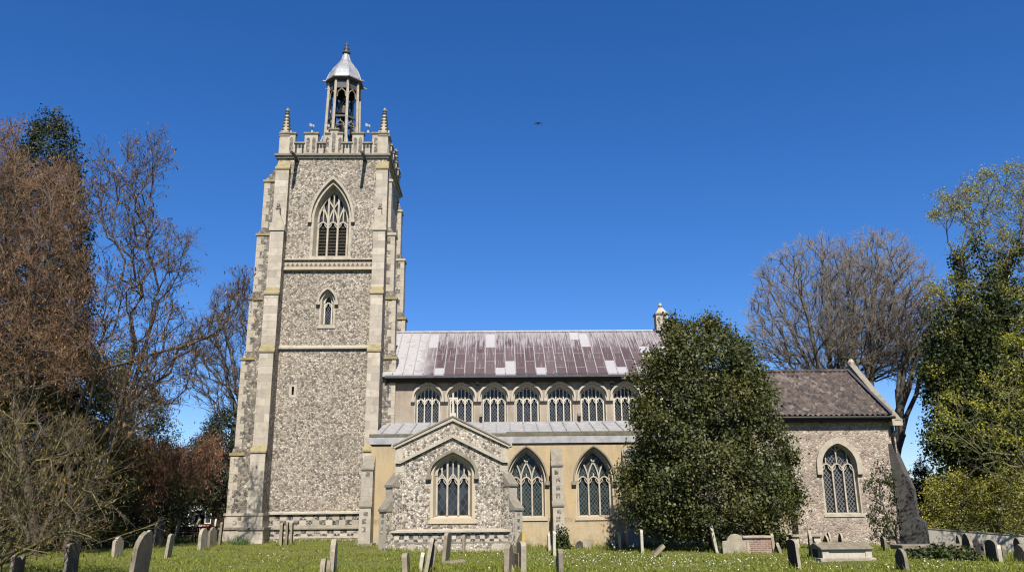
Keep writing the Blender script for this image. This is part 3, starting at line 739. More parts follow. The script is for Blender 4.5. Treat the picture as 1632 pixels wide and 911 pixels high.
buttress_s(2.65, 3.17, YA, sa, 4.6, face='ashlar_g', flank='ochre', slope='stone_d', name='aisle_buttress', drip=True, quoin=True)
buttress_s(6.1, 6.62, YA, sa, 4.6, face='ashlar_g', flank='ochre', slope='stone_d', name='aisle_buttress', drip=True, quoin=True)
buttress_s(AX0-.32, AX0+.22, YA, [(-.6, 1.95, 1.0), (2.3, 3.65, .75)], 4.3, face='ashlar_g', flank='ashlar_g', slope='stone_d', name='aisle_buttress', quoin=True)
b = MB().use(M['stone_d']); b.box(AX0-.5, AX0+.35, YA-1.15, YA-.005, -.6, .28); b.build('buttress_footing', church)

# ---- porch
YP = 36.8; PX0, PX1, PC = -4.36, .50, -1.90
Op = arch(PC+.02, .96, 1.25, 3.15, .98, 'four')
b = MB().use(M['flint_p']); b.prism_y([(PX0, -.6), (PX1, -.6), (PX1, 4.35), (PC, 5.5), (PX0, 4.35)], YP, YP+.55, holes=[Op], back=False)
b.box(PX0, PX1, YP+.55, YA-.005, -.6, 4.2)
b.build('porch_wall', church)
window(church, 'porch_window', YP, PC+.02, .96, .72, 1.25, 1.48, 3.15, .98, .80, 'four', .32, M['glass_p'], 3, 'perp', zh=2.78, bw=.078, frame='stone_y', trac='stone', hoodmat='stone_d', hoodlen=0)
b = MB().use(M['stone'])
b.bar([(PX0-.12, 4.35), (PX0-.1, 4.42), (PC, 5.6), (PX1+.1, 4.42), (PX1+.12, 4.35)], .2, YP-.1, YP+.5)
b.use(M['stone_d']); b.bar([(PX0-.13, 4.44), (PC, 5.69), (PX1+.13, 4.44)], .06, YP-.14, YP+.56)
b.use(M['stone']); b.bar([(PX0-.05, 3.74), (PX0+.2, 3.74), (PC, 4.83), (PX1-.2, 3.74), (PX1+.05, 3.74)], .13, YP-.12, YP+.02)
for x0, x1 in ((PX0-.04, PX0+.3), (PX1-.3, PX1+.04)): b.box(x0, x1, YP-.008, YP+.3, 3.81, 4.3)
b.build('porch_coping', church)
b = MB().use(M['lead']); b.prism_y([(PX0, 4.2), (PC, 5.35), (PX1, 4.2)], YP+.55, YA-.13, back=True); b.build('porch_roof', church)
b = MB().use(M['stone_w']); z = 5.72
b.box(PC-.13, PC+.13, YP, YP+.26, z-.1, z+.12); b.lathe([(.07, z+.1), (.05, z+.55)], PC, YP+.13, 8)
b.box(PC-.035, PC+.035, YP+.1, YP+.16, z+.5, z+1.02); b.box(PC-.17, PC+.17, YP+.101, YP+.159, z+.74, z+.82); b.build('gable_cross', church)
# small quoins on the porch corners
random.seed(9)
for xs, sg in ((PX0, 1), (PX1, -1)):
    z = -.1; k = 0; b = MB().use(M['stone'])
    while z < 3.6:
        wd = .34 if k % 2 else .2; a, c = sorted((xs-sg*.004, xs+sg*wd)); b.box(a, c, YP-.005, YP+.2, z, z+.3); z += .31; k += 1
    b.build('quoin', church)
# diagonal buttresses
for px, s in ((PX0, -1), (PX1, 1)):
    b = MB(); b.T = Matrix.Translation((px, YP+.02, 0)) @ Matrix.Rotation(s*math.pi/4, 4, 'Z')
    b.use(M['ashlar_g']); b.prism_x(stages_profile(.1, [(-.6, 1.75, .72), (2.15, 2.75, .42)], 3.3), -.24, .24, side=M['ashlar_g'], cap=M['flint_p'], slope=M['stone_d'])
    for z, pr in ((1.75, .72), (2.75, .42)): b.use(M['stone_d']); b.prism_x([(.1-pr-.05, z-.08), (.1-pr-.05, z+.02), (.1-pr+.3, z+.42), (.1-pr+.3, z-.08)], -.27, .27)
    b.use(M['flint_d']); z = .9
    while z < 1.6: b.box(-.08, .08, .1-.72-.006, .1-.7, z, z+.15); z += .27
    b.build('porch_buttress', church)
b = MB()
def pplinth(b):
    x0, x1 = PX0-.42, PX1+.42
    b.use(M['stone']); mould(b, x0-.08, x1+.08, .80, .14, .42, YP); b.use(M['flush_p']); b.box(x0, x1, YP-.3, YP, .42, .80)
    b.use(M['stone_d']); b.box(x0-.06, x1+.06, YP-.36, YP, .36, .42); b.use(M['flint_p']); b.box(x0-.05, x1+.05, YP-.35, YP, -.6, .36)
    b.use(M['stone']); random.seed(4); x = x0+.3
    while x < x1-.5: wd = random.uniform(.25, .7); b.box(x, x+wd, YP-.354, YP-.3, random.uniform(-.2, .06), random.uniform(.15, .33)); x += wd+random.uniform(.3, 1.0)
    b.box(x0-.06, x0+.3, YP-.355, YP-.2, -.5, .35); b.box(x1-.3, x1+.06, YP-.355, YP-.2, -.5, .35)
pplinth(b); b.build('porch_plinth', church)

# ---- chancel
YC = 45.5; HX0, HX1 = 10.4, 21.85; YCR = 50.0; YCB = 54.5
cc = 18.55
Oc = arch(cc, 1.02, 1.30, 3.85, 1.28)
b = MB().use(M['flint_c']); b.prism_y([(HX0, -.9), (HX1, -.9), (HX1, 6.42), (HX0, 6.42)], YC, YC+.6, holes=[Oc], back=False)
b.box(HX0, HX1-.6, YC+.6, YCB, -.9, 6.4); b.prism_x([(YC+.6, -.9), (YCB, -.9), (YCB, 6.4), (YCR, 9.6), (YC+.6, 6.75)], HX1-.6, HX1)
b.build('chancel_wall', church)
window(church, 'chancel_window', YC, cc, 1.02, .89, 1.30, 1.42, 3.85, 1.28, 1.14, 'two', .33, M['glass_h'], 3, 'super', zh=3.62, bw=.082, frame='stone', trac='stone', hoodmat='stone', hoodlen=.45, stops=False)
# pantiled roof: rippled courses
nx = 320; ncourse = 17; V = []; Fc = []
ys = []
for c in range(ncourse):
    for q in (0.0, 1.0): ys.append(((c+q)/ncourse, .05*(1-q)))
xs = np.linspace(HX0, HX1-.15, nx); random.seed(1)
rowj = {}
for i, (t, lift_) in enumerate(ys):
    y = 45.12+(YCR-45.12)*t; z = 6.50+(9.72-6.50)*t
    jit = np.interp(xs, np.linspace(HX0, HX1, 14), rng.normal(0, .018, 14)) if i % 2 == 0 else rowj[i-1]
    rowj[i] = jit
    for j, x in enumerate(xs): V.append((x, y, z+lift_+.045*math.sin(2*math.pi*x/.285+1.1*math.sin(y*.7))+jit[j]))
for i in range(len(ys)-1):
    for j in range(nx-1): a = i*nx+j; Fc.append((a, a+1, a+nx+1, a+nx))
roof = np_mesh('chancel_roof', V, Fc, M['tiles'], church)
b = MB().use(M['tiles']); b.hexa([(HX0, YCR, 9.6), (HX1-.15, YCR, 9.6), (HX1-.15, 54.9, 6.4), (HX0, 54.9, 6.4), (HX0, YCR, 9.7), (HX1-.15, YCR, 9.7), (HX1-.15, 54.9, 6.5), (HX0, 54.9, 6.5)])
b.hexa([(HX0, 45.2, 6.36), (HX1-.15, 45.2, 6.36), (HX1-.15, YCR, 9.56), (HX0, YCR, 9.56), (HX0, 45.2, 6.4), (HX1-.15, 45.2, 6.4), (HX1-.15, YCR, 9.6), (HX0, YCR, 9.6)])
x = HX0
while x < HX1-.3: b.tube([(x, YCR, 9.76), (x+.4, YCR, 9.77)], .12, 8); x += .41
b.build('roof_underlay', church)
b = MB().use(M['stone_d']); b.prism_x([(44.95, 6.25), (45.45, 6.25), (YCR, 9.45), (YCB-.2, 6.25), (YCB+.3, 6.25), (YCR, 10.22)], HX1-.16, HX1+.22)
b.use(M['lead_d']); b.hexa([(HX1-.34, 45.1, 6.62), (HX1-.17, 45.1, 6.62), (HX1-.17, YCR, 9.84), (HX1-.34, YCR, 9.84), (HX1-.34, 45.1, 6.68), (HX1-.17, 45.1, 6.68), (HX1-.17, YCR, 9.9), (HX1-.34, YCR, 9.9)])
b.use(M['stone']); b.lathe([(.18, 10.1), (.22, 10.3), (.08, 10.5)], HX1+.02, YCR, 6); b.box(HX1-.3, HX1+.26, 44.98, 45.48, 5.95, 6.3)
b.build('gable_coping', church)
b = MB().use(M['black']); b.tube([(HX0, 45.02, 6.42), (HX1-.1, 45.02, 6.40)], .085, 8); b.box(HX0, HX1-.1, 45.1, 45.5, 6.2, 6.3)
b.tube([(HX1-.25, 45.03, 6.38), (HX1-.2, 45.36, 6.1), (HX1-.12, 45.38, -.4)], .055, 8); b.build('gutter', church)
buttress_s(15.75, 16.4, YC, [(-.9, 2.3, .75), (2.7, 4.6, .55)], 5.3, face='flint_c', flank='flint_d', slope='stone_d', name='chancel_buttress', quoin=False)
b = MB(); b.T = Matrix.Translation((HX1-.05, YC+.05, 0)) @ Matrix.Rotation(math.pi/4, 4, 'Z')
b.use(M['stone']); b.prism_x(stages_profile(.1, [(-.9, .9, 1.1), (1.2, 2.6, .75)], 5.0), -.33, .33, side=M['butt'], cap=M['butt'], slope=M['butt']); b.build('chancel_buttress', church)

# ------------------------------------------------------------------ ground
def grid(xs, ys):
    X, Y = np.meshgrid(xs, ys); Z = gz(X, Y); n = len(xs)
    V = np.stack([X.ravel(), Y.ravel(), Z.ravel()], 1); I = np.arange(len(ys)*n).reshape(len(ys), n)
    return V, np.stack([I[:-1, :-1].ravel(), I[:-1, 1:].ravel(), I[1:, 1:].ravel(), I[1:, :-1].ravel()], 1)
def spaced(a, b, c, d, fine, nc): return np.unique(np.concatenate([a+(b-a)*(1-np.linspace(0, 1, nc)**2)[::-1]*1.0 if 0 else np.linspace(a, b, nc), np.linspace(b, c, fine), np.linspace(c, d, nc)]))
V, Fc = grid(spaced(-1500, -40, 40, 1500, 180, 24), spaced(-400, 2, 75, 2500, 180, 24))
tag(np_mesh('ground', V, Fc, M['ground'], smooth=True), kind='structure')

# ------------------------------------------------------------------ trees
def unit(a): return a/np.maximum(np.linalg.norm(a, axis=-1, keepdims=True), 1e-9)
def grow(chain, pts, bf=.4):
    """chain: list of (pos, parent index); pts attach greedily by distance + bf * path length"""
    n0 = len(chain); n = n0+len(pts); pos = np.zeros((n, 3)); par = np.full(n, -1)
    for i, (p, q) in enumerate(chain): pos[i] = p; par[i] = q
    path = np.zeros(n)
    for i in range(n0):
        if par[i] >= 0: path[i] = path[par[i]]+np.linalg.norm(pos[i]-pos[par[i]])
    P = np.asarray(pts, float); best = np.full(len(P), 1e9); bp = np.zeros(len(P), int)
    for i in range(1 if n0 > 1 else 0, n0):
        d = np.linalg.norm(P-pos[i], axis=1)+bf*path[i]; k = d < best; best[k] = d[k]; bp[k] = i
    alive = np.ones(len(P), bool)
    for i in range(n0, n):
        j = int(np.argmin(best)); pos[i] = P[j]; par[i] = bp[j]; path[i] = path[par[i]]+np.linalg.norm(P[j]-pos[par[i]])
        best[j] = np.inf; alive[j] = False
        d = np.linalg.norm(P-P[j], axis=1)+bf*path[i]; k = alive & (d < best); best[k] = d[k]; bp[k] = i
    return pos, par
def pipe(par, tip, ex=2.3, rmax=.5):
    n = len(par); a = np.zeros(n)
    kids = np.bincount(par[par >= 0], minlength=n); a[kids == 0] = tip**ex
    for i in range(n-1, 0, -1):
        if par[i] >= 0: a[par[i]] += a[i]
    return np.minimum(a**(1/ex), rmax)
def wood(name, pos, par, rad, mat, parent, sides=5, thr=0.0):
    e = np.nonzero((par >= 0) & (rad > thr))[0]; p = par[e]
    d = unit(pos[e]-pos[p]); gp = np.where(par[p] >= 0, par[p], p); dp = pos[p]-pos[gp]
    dp = np.where(np.linalg.norm(dp, axis=1, keepdims=True) > 1e-6, unit(dp), d)
    main = rad[e] > .75*rad[p]; d0 = np.where(main[:, None], unit(d+dp), d)
    def ringpts(c, dd, r):
        ref = np.where(np.abs(dd[:, 2:3]) < .95, np.array([[0, 0, 1.]]), np.array([[1., 0, 0]])); u = unit(np.cross(dd, ref)); v = np.cross(dd, u)
        t = np.arange(sides)*2*np.pi/sides
        return c[:, None, :]+r[:, None, None]*(np.cos(t)[None, :, None]*u[:, None, :]+np.sin(t)[None, :, None]*v[:, None, :])
    r0 = np.where(main, rad[p], np.minimum(rad[p], rad[e]*1.25))
    A = ringpts(pos[p]-d*(rad[e]*.4)[:, None], d0, r0); B = ringpts(pos[e]+d*(rad[e]*.4)[:, None], d, rad[e]); n = len(e)
    V = np.concatenate([A, B], 1).reshape(-1, 3); base = (np.arange(n)*2*sides)[:, None]
    i = np.arange(sides)[None, :]; j = (i+1) % sides
    Fc = np.stack([base+i, base+j, base+sides+j, base+sides+i], 2).reshape(-1, 4)
    return np_mesh(name, V, Fc, mat, parent, smooth=True)
def spikes(start, dirs, length, r):
    """thin tapering twigs with one bend: two segments of three-sided prism"""
    n = len(start); d = unit(dirs); ref = unit(rng.normal(size=(n, 3))); u = unit(np.cross(d, ref)); v = np.cross(d, u)
    t = np.arange(3)*2*np.pi/3; ringo = np.cos(t)[None, :, None]*u[:, None, :]+np.sin(t)[None, :, None]*v[:, None, :]
    mid = start+d*(length*.5)[:, None]+unit(rng.normal(size=(n, 3)))*(length*.10)[:, None]; end = start+d*length[:, None]+unit(rng.normal(size=(n, 3)))*(length*.12)[:, None]
    r = np.broadcast_to(r, (n,))
    V = np.concatenate([start[:, None]+ringo*r[:, None, None], mid[:, None]+ringo*(r*.75)[:, None, None], end[:, None]+ringo*(r*.4)[:, None, None]], 1)
    b = (np.arange(n)*9)[:, None]; Q = np.array([[k, (k+1) % 3, (k+1) % 3+3, k+3] for k in range(3)]+[[k+3, (k+1) % 3+3, (k+1) % 3+6, k+6] for k in range(3)])
    Fc = (b[:, :, None]+Q[None]).reshape(-1, 4)
    return V.reshape(-1, 3), Fc, mid, end
def twigs(name, pos, par, rad, mat, parent, per=5, ln=(.5, 1.0), r=.012, thr=.03, up=.25, spread=.75, sub=2, away=None, aw=.3):
    e = np.nonzero((par >= 0) & (rad < thr))[0]; e = np.repeat(e, per); p = par[e]
    t = rng.random((len(e), 1)); st = pos[p]*(1-t)+pos[e]*t; d = unit(pos[e]-pos[p])+rng.normal(size=(len(e), 3))*spread*.6; d[:, 2] += up
    if away is not None: d += aw*unit(st-np.array(away))
    L = rng.uniform(*ln, len(e)); V, Fc, mid, end = spikes(st, d, L, r); Vs, Fs = [V], [Fc]; n = len(V); ends = [end]
    if sub:
        s2 = np.repeat(np.concatenate([mid]), sub, 0); d2 = unit(np.repeat(d, sub, 0))+rng.normal(size=(len(s2), 3))*.55; d2[:, 2] += up*.6
        V2, F2, m2, e2 = spikes(s2, d2, np.repeat(L, sub)*rng.uniform(.35, .7, len(s2)), r*.7); Vs.append(V2); Fs.append(F2+n); ends.append(e2)
    np_mesh(name, np.concatenate(Vs), np.concatenate(Fs), mat, parent); return np.concatenate(ends)
def leaves(name, c, size, mat, parent, aspect=.55, nrm=None, flat=0.0, fold=.0, down=None):
    """one diamond-shaped leaf at every centre"""
    n = len(c); a = unit(rng.normal(size=(n, 3)))
    if down is not None: a = unit(a*down+np.array([0, 0, -1.]))
    nn = unit(rng.normal(size=(n, 3))+(0 if nrm is None else nrm*flat)); u = unit(a-nn*np.sum(a*nn, 1, keepdims=True)); v = np.cross(nn, u)
    s = (size*rng.uniform(.6, 1.3, n))[:, None]
    V = np.stack([c-u*s*.5, c+v*s*aspect*.5+nn*s*.12, c+u*s*.5, c-v*s*aspect*.5+nn*s*.12], 1).reshape(-1, 3)
    Fc = np.arange(n*4).reshape(n, 4); return np_mesh(name, V, Fc, mat, parent)
def clump(centres, per, sig): 
    c = np.repeat(centres, per, 0); return c+rng.normal(size=c.shape)*sig
def in_poly(poly, n, Y0, Y1, edge=0.0):
    """n points at depth Y0..Y1 inside an outline measured in the photograph"""
    P = np.array(poly, float); lo, hi = P.min(0), P.max(0); out = []
    while len(out) < n:
        q = rng.uniform(lo, hi); ins = False; j = len(P)-1
        for i in range(len(P)):
            if (P[i, 1] > q[1]) != (P[j, 1] > q[1]) and q[0] < (P[j, 0]-P[i, 0])*(q[1]-P[i, 1])/(P[j, 1]-P[i, 1])+P[i, 0]: ins = not ins
            j = i
        if ins: p = at(q[0], q[1], rng.uniform(Y0, Y1)); out.append((p.x, p.y, p.z))
    return np.array(out)
def dome(c, rx, ry, up, dn, n, pw=.5):
    d = unit(rng.normal(size=(n, 3))); r = rng.random((n, 1))**pw; p = d*r
    p[:, 2] = np.where(p[:, 2] > 0, p[:, 2]*up, p[:, 2]*dn); p[:, 0] *= rx; p[:, 1] *= ry; return p+np.array(c)
def chain(pts): return [(tuple(p), i-1) for i, p in enumerate(pts)]
def base_at(px, Y, h):
    x = at(px, 700, Y).x
    for _ in range(4):
        c = RM.transposed() @ (Vector((x, Y, h))-CAM); x = at(px, 455.5-F*c.y/-c.z, Y).x
    return (x, Y, float(gz(x, Y))-.15)
def base_of(px, Y, py=850):
    p = at(px, py, Y); return (p.x, Y, float(gz(p.x, Y))-.15)

M['bark_beech'] = m_bark('bark_beech', (.17, .145, .115), (.075, .062, .05))
M['twig_beech'] = m_plain('twig_beech', (.34, .29, .23), .8, .35, 1.0)
M['twig_rust'] = m_plain('twig_rust', (.26, .19, .12), .8, .35, 1.0)
M['bark_alder'] = m_bark('bark_alder', (.14, .11, .075), (.06, .05, .04), 4)
M['bark_moss'] = m_bark('bark_moss', (.20, .19, .07), (.11, .095, .05), 5)
M['twig_alder'] = m_plain('twig_alder', (.23, .14, .085), .8, .4, .8)
M['twig_dark'] = m_plain('twig_dark', (.10, .078, .062), .8, .4, .8)
M['twig_mid'] = m_plain('twig_mid', (.125, .095, .055), .8, .5, .8)
M['catkin'] = m_leaf('catkin', (.22, .105, .06), .5, .8, .15, .1, (1.15, 1.0, .8))
M['catkin_olive'] = m_leaf('catkin_olive', (.25, .15, .075), .5, .8, .15, .1, (1.1, 1.0, .8))
M['catkin_moss'] = m_leaf('catkin_moss', (.20, .16, .05), .5, .8, .2, .1, (1.2, .75, .7), .7)
M['catkin_red'] = m_leaf('catkin_red', (.36, .165, .10), .45, .8, .15, .1, (1.1, 1.0, .9))
M['leaf_holly'] = m_leaf('leaf_holly', (.085, .098, .032), .65, .5, .18, .25, (1.45, 1.2, .8), .5)
M['leaf_olivewood'] = m_leaf('leaf_olivewood', (.10, .105, .032), .5, .6, .12, .25, (1.5, 1.15, .7), .7)
M['leaf_yew'] = m_leaf('leaf_yew', (.030, .040, .016), .5, .6, .1, .25, (1.3, 1.1, .8), .8)
M['leaf_conifer'] = m_leaf('leaf_conifer', (.036, .046, .018), .5, .6, .1, .25, (1.4, 1.2, .8), .9)
M['leaf_ivy'] = m_leaf('leaf_ivy', (.048, .066, .02), .5, .55, .15, .2, (1.5, 1.3, .8), .6)
M['leaf_spring'] = m_leaf('leaf_spring', (.36, .37, .05), .35, .5, .35, .3, (1.2, 1.0, .7), .5)
M['leaf_olive'] = m_leaf('leaf_olive', (.34, .33, .06), .4, .5, .3, .3, (1.2, 1.05, .7), .5)

# the two old bare trees and the rusty one behind the chancel
def bare_tree(name, label, px, Y, ctr, rx, ry, up, dn, n, rmax, mats, forkz=6.0, tip=.017, bf=.55, per=5, seed=1, lean=0.0, ln=(.35, .85), r=.0115, pts=None, stems=7):
    global rng
    rng = np.random.default_rng(seed); b0 = base_of(px, Y); t = empty(name, b0, label, 'tree', 'bare trees around the church')
    x, y, z = b0; c = at(ctr[0], ctr[1], Y)
    ch = [((x, y, z), -1), ((x+lean*.3, y, z+forkz*.5), 0), ((x+lean, y, z+forkz), 1)]
    for k in range(stems):                                # limbs rise steeply from the fork and fan out into the dome
        a = 2*math.pi*(k+.5*(k % 2))/stems+seed; q = 2; f = .25+.45*((k*.618) % 1)
        T = np.array([c.x+rx*f*math.cos(a), Y+ry*f*math.sin(a), c.z+up*(.55-.5*f)]); B = np.array([x+lean, y, z+forkz]); Cc = np.array([B[0]*.75+T[0]*.25, B[1]*.75+T[1]*.25, B[2]+(T[2]-B[2])*.55])
        for i in range(1, 7):
            u = i/6; p = B*(1-u)**2+2*u*(1-u)*Cc+T*u*u+rng.normal(size=3)*.12; ch.append((tuple(p), q)); q = len(ch)-1
    P = dome((c.x, Y, c.z), rx, ry, up, dn, n, .30) if pts is None else pts
    pos, par = grow(ch, P, bf); pos[len(ch):] += rng.normal(size=(len(pos)-len(ch), 3))*.08
    rad = pipe(par, tip, 2.25, rmax)
    for i in range(3, len(ch)): rad[i] = max(rad[i], .21*(1-.125*((i-3) % 6)))
    wood('trunk', pos, par, rad, mats[0], t, 6)
    e = twigs('crown', pos, par, rad, mats[1], t, per, ln, r, tip*2.6, .25, .75, 2, away=(c.x, Y, c.z-4), aw=.6)
    return t, pos, par, rad, e
bare_tree('bare_tree', 'tall leafless grey tree with domed crown behind the tiled chancel roof', 1346, 65, (1318, 520), 6.6, 5.5, 7.8, 5.0, 2300, .5, (M['bark_beech'], M['twig_beech']), seed=11, per=5, stems=9, forkz=4.5)
bare_tree('bare_tree', 'bare tree forking behind the chancel gable, right of the domed one', 1392, 64, (1402, 500), 4.9, 5, 7.0, 5.4, 1700, .46, (M['bark_beech'], M['twig_beech']), seed=12, per=5, stems=7, forkz=5)
bare_tree('bare_tree', 'smaller rust tinged bare tree leaning towards the ivy clad tree', 1425, 61, (1478, 560), 2.8, 3.2, 5.2, 3.4, 600, .24, (M['bark_beech'], M['twig_rust']), seed=13, lean=.8, per=4)
bare_tree('bare_tree', 'bare twiggy tree half hidden behind the left side of the tower', 388, 62, (385, 575), 4.2, 4, 6.4, 5.0, 1100, .4, (M['bark_beech'], M['twig_dark']), seed=14, forkz=3, per=4, stems=6)

# leafy evergreens
def evergreen(name, label, px, Y, prof, mat, ncl, per, sig, size, seed, ry=1.0, cat='tree', group=None, aspect=.5, trunk=.25, inner=.55, ctr=None, down=None, hx=.55, hollow=0, extra=()):
    """prof: (height, radius) pairs measured up the tree"""
    global rng
    rng = np.random.default_rng(seed); b0 = base_at(px, Y, prof[-1][0]*hx); t = empty(name, b0, label, cat, group)
    x, y, z = b0; H = np.array([p[0] for p in prof]); Rr = np.array([p[1] for p in prof])
    h = rng.uniform(H[0], H[-1], ncl*4); k = rng.random(ncl*4) < np.interp(h, H, Rr)/Rr.max(); h = h[k][:ncl]; n = len(h)
    a = rng.uniform(0, 2*np.pi, n); lump = 1+.09*np.sin(3*a+h*1.3+seed)+.07*np.sin(5*a-h*2.1)+.05*np.sin(9*a+h*4)
    rr = np.interp(h, H, Rr)*lump*(inner+(1-inner)*rng.random(n)**.5)
    C = np.stack([x+rr*np.cos(a), y+rr*np.sin(a)*ry, z+h], 1)
    if hollow:                                            # boughs with gaps between them
        f = np.sin(C[:, 0]*2.3+1.2*np.sin(C[:, 2]*1.1))*np.sin(C[:, 1]*2.1+C[:, 2]*.8)+.8*np.sin(C[:, 2]*2.7+a*2.2+np.sin(C[:, 0]*1.7)*1.5); k = f > -hollow-.55*(rng.random(n)); C = C[k]; a = a[k]; n = len(C)
    for dx, h0, r_, m_ in extra: C = np.concatenate([C, dome((x+dx, y, z+h0), r_, r_*.7, r_*1.5, r_, m_, .6)]); a = np.concatenate([a, rng.uniform(0, 6.28, m_)]); n = len(C)
    nr = np.repeat(np.stack([np.cos(a), np.sin(a), np.full(n, .5)], 1), per, 0)
    leaves('crown', clump(C, per, sig), size, mat, t, aspect, nr, .7, down=down)
    tb = MB().use(M['bark_alder']); tb.tube([(x, y, z-.2), (x+.1, y, z+H[-1]*.3), (x-.1, y, z+H[-1]*.6), (x, y, z+H[-1]*.92)], [trunk, trunk*.75, trunk*.5, trunk*.1], 8)
    for i in range(26):
        hh = H[0]+(H[-1]-H[0])*(.08+.8*i/26); aa = i*2.4; r2 = np.interp(hh, H, Rr)*.75
        tb.tube([(x, y, z+hh-.3), (x+r2*.5*math.cos(aa), y+ry*r2*.5*math.sin(aa), z+hh), (x+r2*math.cos(aa), y+ry*r2*math.sin(aa), z+hh+.3)], [trunk*.3, trunk*.2, .02], 5)
    tb.build('trunk', t); return t
evergreen('holly_tree', 'large dense glossy dark green holly tree in front of the nave', 1122, 36.0,
          [(.6, 2.2), (1.2, 3.3), (2.2, 3.65), (3.2, 3.5), (4.6, 3.15), (6.0, 3.0), (7.5, 2.7), (8.6, 2.2), (9.3, 1.5), (9.8, .5)], M['leaf_holly'], 3400, 30, .19, .14, 21, .88, aspect=.6, trunk=.2, inner=.35, hollow=.35, extra=((-1.15, 9.5, .42, 26), (-.9, 8.9, .6, 40), (.6, 9.5, .5, 30), (3.5, 2.2, .7, 40), (3.5, 3.8, .5, 24), (-3.4, 3.2, .5, 30), (2.6, 6.6, .6, 34), (-2.7, 5.6, .55, 30), (1.9, 8.6, .5, 26)))
evergreen('tall_conifer', 'tall dark conifer rising above the brown catkin tree on the left', 84, 42,
          [(3, 3.7), (9, 3.5), (14, 3.0), (17.5, 2.3), (19.8, 1.75), (21.6, 1.2), (23.2, .45)], M['leaf_conifer'], 2100, 32, .22, .21, 22, aspect=.35, hx=.95)
evergreen('yew_tree', 'olive dark yew with sloping crown, right of the brown catkin tree', 178, 46,
          [(.3, 4.1), (2, 4.2), (4.6, 3.4), (7, 2.5), (9.2, 1.4), (10.8, .2)], M['leaf_olivewood'], 1000, 28, .22, .2, 23, aspect=.3, hx=.3)
evergreen('yew_tree', 'spreading dark yew close behind the west side of the tower', 366, 57,
          [(1.6, 1.4), (2.4, 2.2), (4, 2.7), (6, 2.3), (7.6, 1.5), (8.6, .4)], M['leaf_yew'], 700, 26, .25, .24, 24, aspect=.3)
evergreen('yew_tree', 'low shaded yew behind the catkin trees at the far left', 75, 39,
          [(.3, 3.7), (3.4, 4.1), (6.9, 3.5), (8.7, 2.3), (9.9, .4)], M['leaf_olivewood'], 900, 26, .24, .22, 25, aspect=.3)
evergreen('yew_tree', 'dark evergreen thicket at the left edge of the churchyard', -30, 40,
          [(.3, 4.0), (3, 4.6), (7, 4.0), (11, 2.6), (13, .5)], M['leaf_yew'], 700, 26, .26, .26, 26, aspect=.3)
evergreen('yew_tree', 'dark rounded evergreen behind the left end of the long bench', 240, 60,
          [(.2, 2.6), (2, 3.0), (4, 2.7), (5.6, 1.8), (6.6, .4)], M['leaf_yew'], 700, 24, .26, .26, 27, aspect=.3)
evergreen('yew_tree', 'far dark evergreen behind the white and brick house', 322, 96,
          [(.2, 5.0), (3, 5.4), (6, 4.6), (9, 2.6), (10.5, .4)], M['leaf_yew'], 700, 24, .35, .36, 29, aspect=.3)
evergreen('low_shrub', 'low dark shrub directly behind the wooden bench', 312, 56, [(.0, 1.6), (.4, 1.9), (.6, 1.5), (.72, .4)], M['leaf_yew'], 260, 20, .14, .14, 30, cat='shrub', trunk=.06)
evergreen('small_conifer', 'small pointed dark conifer beyond the chancel corner', 1470, 60,
          [(.4, 2.0), (2, 1.7), (4, 1.0), (5.4, .5), (6.4, .08)], M['leaf_conifer'], 420, 24, .14, .2, 28, aspect=.3)

# the ivy-clad tree at the right, with sparse olive leaves above and yellow-green ones in front
rng = np.random.default_rng(31)
b0 = base_of(1590, 52); t = empty('ivy_clad_tree', b0, 'tall ivy clad tree with olive spring leaves at the right edge', 'tree')
P = in_poly([(1632, 262), (1560, 282), (1500, 300), (1478, 335), (1510, 385), (1525, 430), (1478, 470), (1505, 530), (1470, 570), (1505, 625), (1490, 680), (1520, 760), (1720, 780), (1760, 500), (1720, 290)], 1400, 50, 56)
x, y, z = b0
pos, par = grow(chain([(x, y, z), (x-.3, y, z+4), (x-.5, y, z+8), (x-.4, y, z+12)]), P, .35); rad = pipe(par, .018, 2.25, .5)
wood('trunk', pos, par, rad, M['bark_beech'], t, 6)
e = twigs('twigs', pos, par, rad, M['twig_dark'], t, 3, (.4, .9), .012, .05, .2, .7, 2)
top = e[(e[:, 2] > 8) & (np.sin(e[:, 0]*1.9+e[:, 2]*1.3)+.7*np.sin(e[:, 1]*1.7-e[:, 2]*2.3) > -.35)]; leaves('leaves', clump(top, 11, .17), .10, M['leaf_olive'], t, .7)
iv = np.nonzero((rad > .04) & (pos[:, 2] < 18.5) & (pos[:, 2] > .3))[0]; iv = iv[par[iv] >= 0]
q = rng.random((len(iv), 5, 1)); C = (pos[iv][:, None]*q+pos[par[iv]][:, None]*(1-q)).reshape(-1, 3)
C = np.concatenate([C, dome((x-.6, y-.6, 8.5), 2.9, 2.2, 6.5, 7.5, 1300, .6), dome((x+3.2, y, 9.0), 3.0, 2.2, 6.5, 8.0, 700, .6), dome((x-2.3, y-.8, 9.5), 1.5, 1.2, 1.6, 1.6, 160, .6), dome((x-2.6, y-.8, 5.5), 1.5, 1.2, 1.5, 1.5, 160, .6)])
leaves('ivy', clump(C, 28, .30), .20, M['leaf_ivy'], t, .8)
rng = np.random.default_rng(32)
b0 = base_of(1690, 40); x, y, z = b0; t = empty('young_tree', b0, 'bright yellow green young tree reaching in from the right edge', 'tree')
P = in_poly([(1690, 440), (1625, 470), (1615, 550), (1580, 600), (1520, 610), (1476, 635), (1482, 700), (1520, 715), (1570, 765), (1640, 790), (1780, 700), (1780, 440)], 520, 38, 42)
pos, par = grow(chain([(x, y, z), (x-.1, y, z+2), (x-.4, y, z+3.6)]), P, .4); rad = pipe(par, .014, 2.25, .25)
